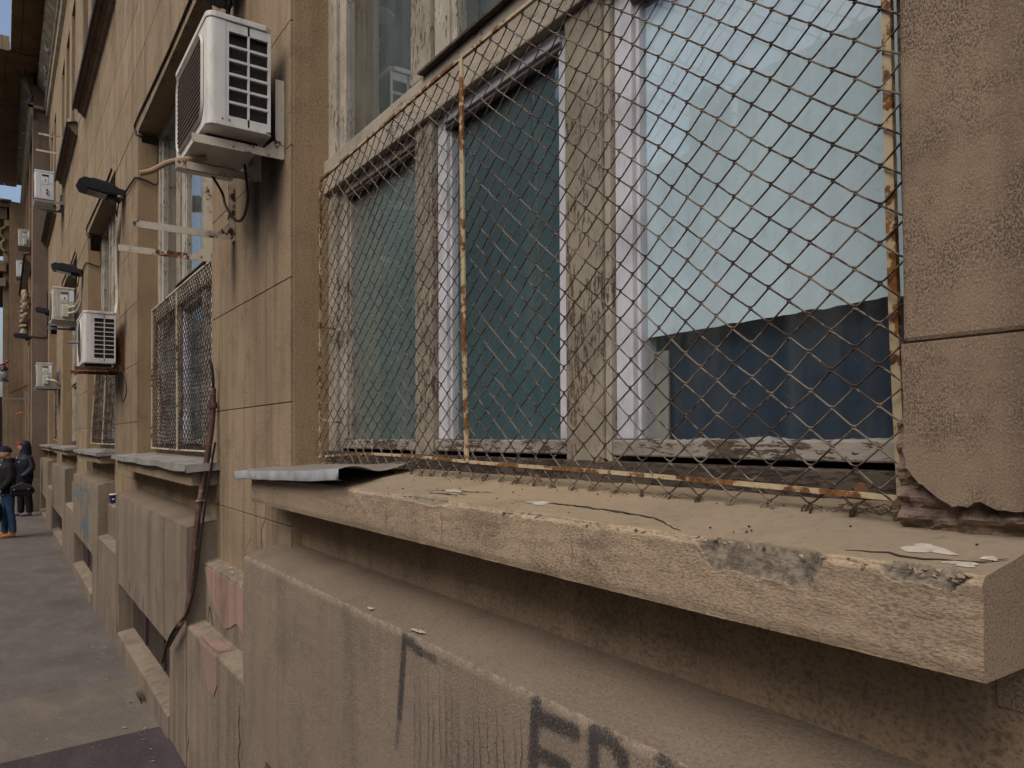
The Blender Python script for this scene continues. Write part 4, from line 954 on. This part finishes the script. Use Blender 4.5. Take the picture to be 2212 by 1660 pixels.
MB().ell((-28.6, .06, 3.68), (.13, .13, .17), 14, 10).build('globe', plain('globe_glass', (.42, .44, .45), .2, .3, 9), lt, smooth=True)
MB().tube([(-28.6, .06, 3.82), (-28.6, .06, 3.9), (-28.6, .06, 3.96)], [.15, .1, .03], 12).build('cap', 'black', lt, smooth=True)
MB().tube([(-28.6, .06, 3.53), (-28.6, .06, 3.46)], [.1, .16], 12).build('base_ring', 'black', lt, smooth=True)
MB().tube([(-28.6, .08, 3.96), (-28.6, .12, 4.1), (-28.6, .18, 4.1)], .012, 6).build('hanger', 'black', lt)
MB().tube([(-28.4, -.25, 3.80), (-28.4, .18, 4.10)], .035, 8).build('red_pole', plain('red_paint', (.32, .02, .02), .4), label='red pole slanting up at the left edge beyond the bay', cat='pole', smooth=True)
# ------------------------------------------------------------------ houses across the street (mirrored in the panes)
M['oppo'] = stucco('opposite_render', (.10, .108, .12), (.08, .088, .10)); M['roofdark'] = plain('dark_roof', (.05, .04, .038), .8)
for x0, x1, h_, lab in ((-75, -36, 31, 'tall grey block across the street, mirrored in the far upper pane'), (-36, -30, 17.5, 'six storey house across the street, lower than the tall block'), (-30, -14, 10.0, 'low house across the street mirrored in the middle pane'), (-14, 8, 11.5, 'plain low house across the street facing the nearest window')):
    b_ = thing('opposite_house', lab, 'house', ((x0+x1)/2, -16, -.2))
    B('wall', 'oppo', b_, x0, x1-.02, -26, -15.5, -.3, h_)
    MB().prism([(-26.4, h_), (-15.0, h_), (-15.6, h_+.6), (-20, h_+2.)], 'x', x0, x1-.02).build('roof', 'roofdark', b_)
    B('chimney', 'oppo', b_, x1-3.2, x1-2.2, -18, -17, h_+.4, h_+3.2)
    fl = 3.2; nzv = int((h_-2)//fl); nxw = int((x1-x0)//3.4)
    for r_ in range(nzv):
        for c_2 in range(nxw):
            xx = x0+1.2+c_2*3.4; zz = 1.2+r_*fl
            B('window', 'lens', b_, xx, xx+1.2, -15.52, -15.46, zz, zz+1.8)
def bare_tree(label, x, y, h_):
    t = thing('bare_tree', label, 'tree', (x, y, -.2)); tr = MB(); cr = MB()
    def br_(p, d, l, r, k):
        q = p+d*l; (tr if k == 0 else cr).tube([p, (p+q)/2+Vector((random.uniform(-.05, .05)*l, random.uniform(-.05, .05)*l, 0)), q], [r, r*.85, r*.7], 5)
        if k < 6:
            for _ in range(3 if k < 3 else 2):
                e = (d+Vector((random.uniform(-.7, .7), random.uniform(-.7, .7), random.uniform(-.1, .5)))).normalized(); br_(q, e, l*random.uniform(.62, .8), r*.62, k+1)
    br_(Vector((x, y, -.2)), Vector((0, 0, 1)), h_*.3, .17, 0)
    tr.build('trunk', 'roofdark', t); cr.build('crown', 'roofdark', t)
bare_tree('bare leafless tree across the street, mirrored in the middle pane', -21.5, -13.6, 9)
bare_tree('second bare leafless tree across the street, farther along', -26, -13.4, 8)
# ------------------------------------------------------------------ people
def remeshed(m, vox, name, mats, rule, par):
    me = bpy.data.meshes.new('tmp'); me.from_pydata(m.v, [], m.f); o = bpy.data.objects.new('tmp', me); COL.objects.link(o)
    bm = bmesh.new(); bm.from_mesh(me); bmesh.ops.recalc_face_normals(bm, faces=bm.faces); bm.to_mesh(me); bm.free()
    r_ = o.modifiers.new('r', 'REMESH'); r_.mode = 'VOXEL'; r_.voxel_size = vox
    s_ = o.modifiers.new('s', 'SMOOTH'); s_.factor = .5; s_.iterations = 2
    dg = bpy.context.evaluated_depsgraph_get(); dg.update()
    nm = bpy.data.meshes.new_from_object(o.evaluated_get(dg)); bpy.data.objects.remove(o); nm.materials.clear()
    for q in mats: nm.materials.append(q)
    for p in nm.polygons: p.material_index = rule(p.center); p.use_smooth = True
    ob = bpy.data.objects.new(name, nm); COL.objects.link(ob); ob.parent = par; ORG[ob.name] = Vector((0, 0, 0))
    return ob
SKIN = plain('skin', (.50, .27, .19), .55, .15, 20); NAVY = plain('navy_knit', (.012, .016, .035), .95, .3, 60, bump=.002); BLK = plain('black_jacket', (.006, .0055, .007), .8, .4, 12, bump=.004)
NJK = plain('navy_jacket', (.008, .009, .018), .6, .4, 9, bump=.006); JEAN = plain('blue_jeans', (.035, .075, .15), .9, .45, 7, bump=.003); TRO = plain('black_trousers', (.006, .0055, .006), .9, .3, 8)
BOOT = plain('tan_boot', (.42, .19, .055), .8, .25, 14); SHOE = plain('grey_shoe', (.16, .13, .15), .7, .3, 14); WHT = plain('white_strip', (.7, .7, .7), .6, .1)
def hand(m, w, d):
    """palm and five bent fingers hanging from wrist w in direction d"""
    w = Vector(w); d = Vector(d).normalized(); s = Vector((1, 0, 0)) if abs(d.x) < .8 else Vector((0, 1, 0)); f = d.cross(s).normalized(); s = f.cross(d)
    m.tube([w, w+d*.04, w+d*.085], [.024, .030, .026], 8, flat=(1.1, .6))
    for k, (o, l) in enumerate(((-.027, .055), (-.009, .065), (.009, .062), (.026, .048))):
        b = w+d*.08+f*o*.9; m.tube([b, b+d*l*.5+s*.008, b+d*l*.85+s*.022, b+d*l+s*.034], [.0095, .009, .0085, .007], 6)
    b = w+d*.03+f*.028; m.tube([b, b+d*.025+f*.016+s*.01, b+d*.055+f*.016+s*.022], [.011, .010, .008], 6)
def person(label, loc, rz, S, kind):
    p = thing('person', label, 'person', loc, None, rz, local=True); p.scale = (S, S, S)
    m = MB()   # faces -y, +x is the left side
    for s in (1, -1):
        st = .07*s
        m.tube([(.085*s, .01, .93), (.095*s, .0+st*.3, .72), (.10*s, st*.5, .50), (.10*s, st*.7+.015, .30), (.10*s, st*.8+.02, .10)], [.098, .088, .066, .068, .062] if kind == 1 else [.105, .10, .085, .08, .075], 12)
        m.tube([(.10*s, st*.8+.06, .05), (.10*s, st*.8-.02, .055), (.105*s, st*.8-.11, .045), (.11*s, st*.8-.185, .035)], [.045, .052, .046, .034], 10, flat=(1, .85))
    fat = 1.05 if kind == 1 else 1.22
    m.tube([(0, .01, .80), (0, .01, .92), (0, .0, 1.05), (0, -.005, 1.2), (0, 0, 1.34), (0, .01, 1.43), (0, .01, 1.48)], [.17*fat, .19*fat, .19*fat, .205*fat, .20*fat, .14, .075], 16, flat=(1, .72))
    m.tube([(0, .01, 1.42), (0, -.005, 1.56)], [.062, .055], 10)
    hx = (0, -.035, 1.63)
    m.ell(hx, (.074, .092, .112), 16, 12); m.ell((0, -.075, 1.575), (.05, .045, .04), 10, 8); m.tube([(0, -.115, 1.645), (0, -.138, 1.60), (0, -.115, 1.592)], [.012, .017, .012], 8)
    m.ell((0, -.115, 1.562), (.026, .012, .008), 8, 6); m.ell((0, -.108, 1.665), (.055, .018, .012), 8, 6)
    for s in (1, -1): m.ell((.076*s, -.02, 1.625), (.012, .022, .03), 8, 6)
    if kind == 1: arms = (((.19, .01, 1.38), (.235, .02, 1.15), (.20, -.11, .95), (.19, -.15, .88)), ((-.19, .01, 1.38), (-.24, -.02, 1.14), (-.2, -.2, .98), (-.15, -.24, .9)))
    else: arms = (((.20, .02, 1.38), (.285, .06, 1.15), (.235, -.06, .98), (.19, -.13, .95)), ((-.20, .02, 1.38), (-.285, .06, 1.15), (-.235, -.06, .98), (-.19, -.13, .95)))
    for a in arms:
        m.tube(curve(a, 4), [.075, .073, .071, .069, .067, .065, .063, .06, .058, .056, .054, .052, .05], 12)
        if kind == 1: hand(m, a[-1], (Vector(a[-1])-Vector(a[-2])).normalized()+Vector((0, 0, -.8)))
    wz = .86 if kind == 1 else .84
    hz = min(a[-1][2] for a in arms)
    def rule(c):
        if c.z < (.115 if kind == 1 else .09): return 3
        if c.z > 1.49: return 0
        if kind == 1 and c.y < -.13 and c.z < .93 and abs(c.x) > .1: return 0
        if c.z > wz or (c.y < -.1 and c.z > .8): return 1
        return 2
    body = remeshed(m, .0105, 'body', [SKIN, BLK, JEAN, BOOT] if kind == 1 else [SKIN, NJK, TRO, SHOE], rule, p)
    for s in (1, -1): MB().ell((.03*s, -.122, 1.642), (.011, .007, .007), 8, 6).build('eye', 'black', p)
    if kind == 1:
        MB().tube([(0, -.035, 1.655), (0, -.03, 1.70), (0, -.02, 1.745), (0, -.01, 1.765)], [.104, .104, .075, .02], 14, flat=(.86, 1.02)).build('beanie', NAVY, p, smooth=True)
        MB().tube([(.0, .02, 1.44), (0, .02, 1.53)], [.11, .095], 12).build('collar', BLK, p, smooth=True)
        MB().tube([(0, -.11, 1.42), (0, -.12, 1.36)], [.03, .02], 8).build('scarf', WHT, p, smooth=True)
        for s in (1, -1): MB().tube([(.10*s, .07*s*.8+.06, .008), (.10*s, .07*s*.8-.18, .008)], .048, 8, flat=(1, .35)).build('boot_sole', SHOE, p)
        MB().tube(curve([(-.12, -.10, 1.40), (.0, -.16, 1.25), (.16, -.02, .98)], 6), .018, 6).build('strap', BLK, p)
    else:
        hd = MB(); hd.tube([(0, .02, 1.43), (0, .03, 1.52), (0, .02, 1.62), (0, .01, 1.70), (0, .0, 1.755), (0, .0, 1.775)], [.13, .115, .118, .115, .075, .02], 16, flat=(.92, 1.02)); hd.build('hood', NJK, p, smooth=True)
        MB().tube([(0, -.09, 1.715), (0, -.15, 1.705)], [.075, .06], 10, flat=(1, .22)).build('cap_peak', plain('red_cap', (.5, .03, .05), .6), p, smooth=True)
        MB().box(-.012, .012, -.165, -.155, 1.18, 1.40).build('zip', WHT, p)
        MB().box(.09, .14, -.165, -.15, 1.27, 1.285).build('chest_mark', WHT, p)
    return p
person('person in navy beanie, black jacket, blue jeans and tan boots carrying a shoulder bag', (-15.8, .10, -.115), R(6), .915, 1)
person('person in hooded navy padded jacket, black trousers and grey shoes by the wall', (-20.1, .44, -.125), R(18), .965, 2)
bg_ = thing('shoulder_bag', 'big black shoulder bag at the hip of the person in jeans', 'bag', (-15.55, .31, .60))
MB().prism([(.13, .66), (.16, .62), (.44, .64), (.50, .70), (.47, .78), (.30, .86), (.14, .80)], 'x', -15.66, -15.42).build('body', BLK, bg_, bevel=.03)
MB().prism([(.135, .79), (.30, .865), (.46, .79), (.44, .74), (.15, .73)], 'x', -15.68, -15.40).build('flap', plain('bag_leather', (.02, .019, .021), .5), bg_, bevel=.012)
MB().tube(curve([(-15.55, .18, .83), (-15.6, .14, 1.0), (-15.7, .10, 1.2)], 5), .014, 6).build('strap', BLK, bg_)
for y in (.19, .40): MB().ell((-15.395, y, .745), (.006, .012, .012), 8, 6).build('buckle', 'galv', bg_)
cb = thing('carrier_bag', 'dark rounded bag at the left edge hanging below a hand', 'bag', (-15.7, -.06, .14))
MB().ell((-15.7, -.05, .34), (.13, .085, .20), 14, 10).build('body', BLK, cb, smooth=True); MB().tube(curve([(-15.7, -.10, .5), (-15.7, -.06, .63), (-15.7, -.02, .5)], 5), .012, 6).build('handle', BLK, cb)
# ------------------------------------------------------------------ small things
cu = thing('paper_cup', 'dark blue paper cup standing on the plinth step', 'cup', (-8.12, .90, .994))
MB().tube([(-8.12, .90, .994), (-8.12, .90, 1.075)], [.028, .036], 16).build('wall', plain('cup_blue', (.012, .018, .075), .4), cu, smooth=True)
MB().tube([(-8.12, .90, 1.075), (-8.12, .90, 1.083), (-8.12, .90, 1.085)], [.037, .038, .036], 16).build('rim', WHT, cu, smooth=True)
MB().tube([(-8.12, .90, .993), (-8.12, .90, 1.004)], [.0285, .029], 16).build('base_band', plain('cup_violet', (.10, .03, .09), .4), cu, smooth=True)
MB().box(-8.086, -8.0845, .885, .905, 1.03, 1.042).build('logo', WHT, cu)
def dry_leaf(label, x, y, z, s, a):
    v = []; n = 8
    for i in range(n+1):
        t = i/n; w_ = s*.35*math.sin(math.pi*t)**.8; c, d = math.cos(a), math.sin(a)
        for q in (-1, 0, 1): u, vv = s*(t-.5), w_*q; v.append((x+u*c-vv*d, y+(u*d+vv*c)*.5, z+abs(q)*s*.12+s*.22*math.sin(t*5)+(u*d+vv*c)*.5))
    m = MB().add(v, [(3*i+k, 3*i+k+1, 3*i+k+4, 3*i+k+3) for i in range(n) for k in range(2)])
    return m.build('dry_leaf', 'leaf', label=label, cat='leaf', group='dry leaves caught in the guard', smooth=True)
dry_leaf('dry orange leaf caught under the bottom bar right of the middle post', -1.33, .985, 1.524, .03, .4)
dry_leaf('small orange leaf caught in the wire by the second mullion', -1.16, 1.03, 1.568, .035, 1.2)
dry_leaf('curled brown leaf at the right lower corner of the nearest guard', -.51, .975, 1.522, .034, .2)
dry_leaf('pale folded leaf behind the wire near the right lower corner', -.60, 1.03, 1.536, .032, -.3)
tw = MB()
for k in range(26):
    x = random.uniform(-.60, -.47); y = random.uniform(.95, .99); a = random.uniform(-.5, .5); l = random.uniform(.02, .06)
    tw.tube([(x, y, 1.512+random.uniform(0, .012)), (x+l*math.cos(a)*.5, y+l*math.sin(a)*.3, 1.516+random.uniform(0, .016)), (x+l*math.cos(a), y+l*math.sin(a)*.5, 1.512+random.uniform(0, .014))], .0008, 4)
for k in range(45):
    x = random.uniform(-2.5, -.55); y = random.uniform(.975, 1.0); a = random.uniform(-.4, .4); l = random.uniform(.02, .07); z = ztop(y)+.002
    tw.tube([(x, y, z), (x+l*.5, y+l*a*.4, z+random.uniform(.002, .010)), (x+l, y+l*a, z+.001)], .0006, 4)
tw.build('dry_twigs', 'cablebrown', label='dry twigs and straw along the foot of the nearest guard', cat='twigs', kind='stuff')
# droppings and scraps on ledges
for x, y, z in ((-1.815, .80, 1.172), (-1.555, .795, 1.171), (-1.53, .80, 1.171), (-3.62, .895, .992), (-3.72, .915, .995)):
    blob(x, y, .017, .007, .002, 'dropping', 'drop', bld, zf=lambda b, z=z: z, n=12)
for x in (-9.1, -8.75): MB().add([(x, .86, 1.50), (x+.3, .84, 1.505), (x+.34, .9, 1.53), (x+.05, .92, 1.52)], [(0, 1, 2, 3)]).build('paper_scrap', 'drop', label='crumpled pale scrap on the third sill, %s one' % ('farther' if x < -9 else 'nearer'), cat='scrap', group='scraps on the third sill')
# cracks in plinth and pier render
def vcrack(pts, y, w_, par=bld, axis='y'):
    out = []
    for (a, b), (c, d) in zip(pts, pts[1:]):
        n = max(2, int(math.hypot(c-a, d-b)/.02))
        for i in range(n): t = i/n; out.append((a+(c-a)*t+random.uniform(-.004, .004), b+(d-b)*t+random.uniform(-.003, .003)))
    out.append(pts[-1]); L = len(out); r0, r1 = [], []
    for i, (a, b) in enumerate(out):
        q = w_*(.3+.7*math.sin(math.pi*(i+.5)/L))*random.uniform(.6, 1.3); r0.append((a-q, y, b)); r1.append((a+q, y, b))
    MB().grid([r0, r1]).build('crack', 'crack', par)
vcrack([(-3.19, 1.36), (-3.2, 1.28), (-3.26, 1.22), (-3.25, 1.15), (-3.2, 1.09), (-3.1, 1.06)], PI-.0012, .0035)
vcrack([(-3.5, 1.06), (-3.5, 1.12), (-3.42, 1.17), (-3.33, 1.15), (-3.26, 1.08)], PI-.0012, .0025)
vcrack([(-3.04, .56), (-3.05, .48), (-3.03, .42), (-3.06, .36), (-3.02, .28), (-3.0, .2)], PL+.0008, .008)
vcrack([(-4.02, .16), (-4.0, .1), (-4.03, .04)], PL+.0008, .006)
vcrack([(-6.75, .16), (-6.74, .08), (-6.76, 0)], PL-.004, .012); vcrack([(-7.3, .24), (-7.4, .16), (-7.5, .12)], PL+.0008, .012)
for x in (-6.05, -5.75, -5.45): vcrack([(x, .48), (x+.02, .55), (x, .60)], PL-.005, .006)
vcrack([(-3.98, .64), (-3.93, .78), (-3.86, .70), (-3.72, .6)], .8635, .006)
for x, z0, z1 in ((-1.72, 1.385, 1.46), (-1.43, 1.386, 1.455), (-.98, 1.40, 1.455)): vcrack([(x, z0), (x+.004, (z0+z1)/2), (x-.003, z1)], .7975, .0006, sill1)
for k in range(16):
    x = -1.52+.028*k+random.uniform(-.006, .006); vcrack([(x, 1.12-random.uniform(0, .05)), (x+.003, 1.0), (x-.002, .88-random.uniform(0, .1))], PL-.0035, .0009)
# litter on the pavement
lm = MB()
for k in range(230):
    x = -random.uniform(3.6, 12); y = random.choice([random.uniform(-.9, .76), random.uniform(.6, .77)]); r = random.uniform(.002, .009); z = gz(x)+.008
    a = random.uniform(0, 6.28); c, d = math.cos(a), math.sin(a); l = r*random.uniform(1, 2.2)
    lm.add([(x+l*c, y+l*d, z), (x-r*d, y+r*c, z+.002), (x-l*c, y-l*d, z+.003), (x+r*d, y-r*c, z+.001)], [(0, 1, 2, 3)])
lm.build('pavement_litter', plain('pale_litter', (.30, .265, .21), .9, .6, 30), label='pale scraps and specks scattered over the pavement', cat='litter', kind='stuff')
wd_ = MB()
for k in range(22):
    x, y = -5.28+random.uniform(-.06, .06), .752+random.uniform(-.015, .02); wd_.tube([(x, y, gz(x)), (x+random.uniform(-.02, .02), y-.01, gz(x)+.03), (x+random.uniform(-.05, .05), y-.02, gz(x)+random.uniform(.04, .07))], [.002, .002, .0006], 4)
wd_.build('weed', plain('dull_green', (.07, .075, .03), .8), label='small weed at the foot of the wall under the second window', cat='weed')
# pigeons on the cornice ledge
def pigeon(label, x, y, z, rz):
    p = thing('pigeon', label, 'pigeon', (x, y, z), 'pigeons on the cornice', rz, local=True); m = MB()
    m.tube([(.16, 0, .07), (.09, 0, .09), (.0, 0, .11), (-.07, 0, .13), (-.10, 0, .18), (-.105, 0, .22)], [.012, .045, .07, .06, .035, .03], 10); m.ell((-.115, 0, .235), (.035, .028, .03), 10, 8)
    m.tube([(-.14, 0, .232), (-.175, 0, .225)], [.009, .002], 6)
    for s in (1, -1): m.tube([(0, .02*s, .06), (0, .022*s, .005), (-.03, .025*s, .003)], .006, 5)
    remeshed(m, .008, 'body', [plain('pigeon_grey', (.22, .22, .25), .7, .5, 30)], lambda c: 0, p)
for k, (x, y) in enumerate(((-18.35, .86), (-19.4, .86), (-20.2, .86), (-21.35, .53), (-23.6, .53), (-24.8, .53))):
    pigeon(['grey pigeon nearest the top of the picture on the cornice', 'second grey pigeon along the main cornice', 'grey pigeon on the main cornice close to the bay', 'grey pigeon at the corner of the bay cornice', 'grey pigeon midway on the bay cornice', 'farthest grey pigeon on the bay cornice'][k], x, y, 9.69, R(90+k*35))
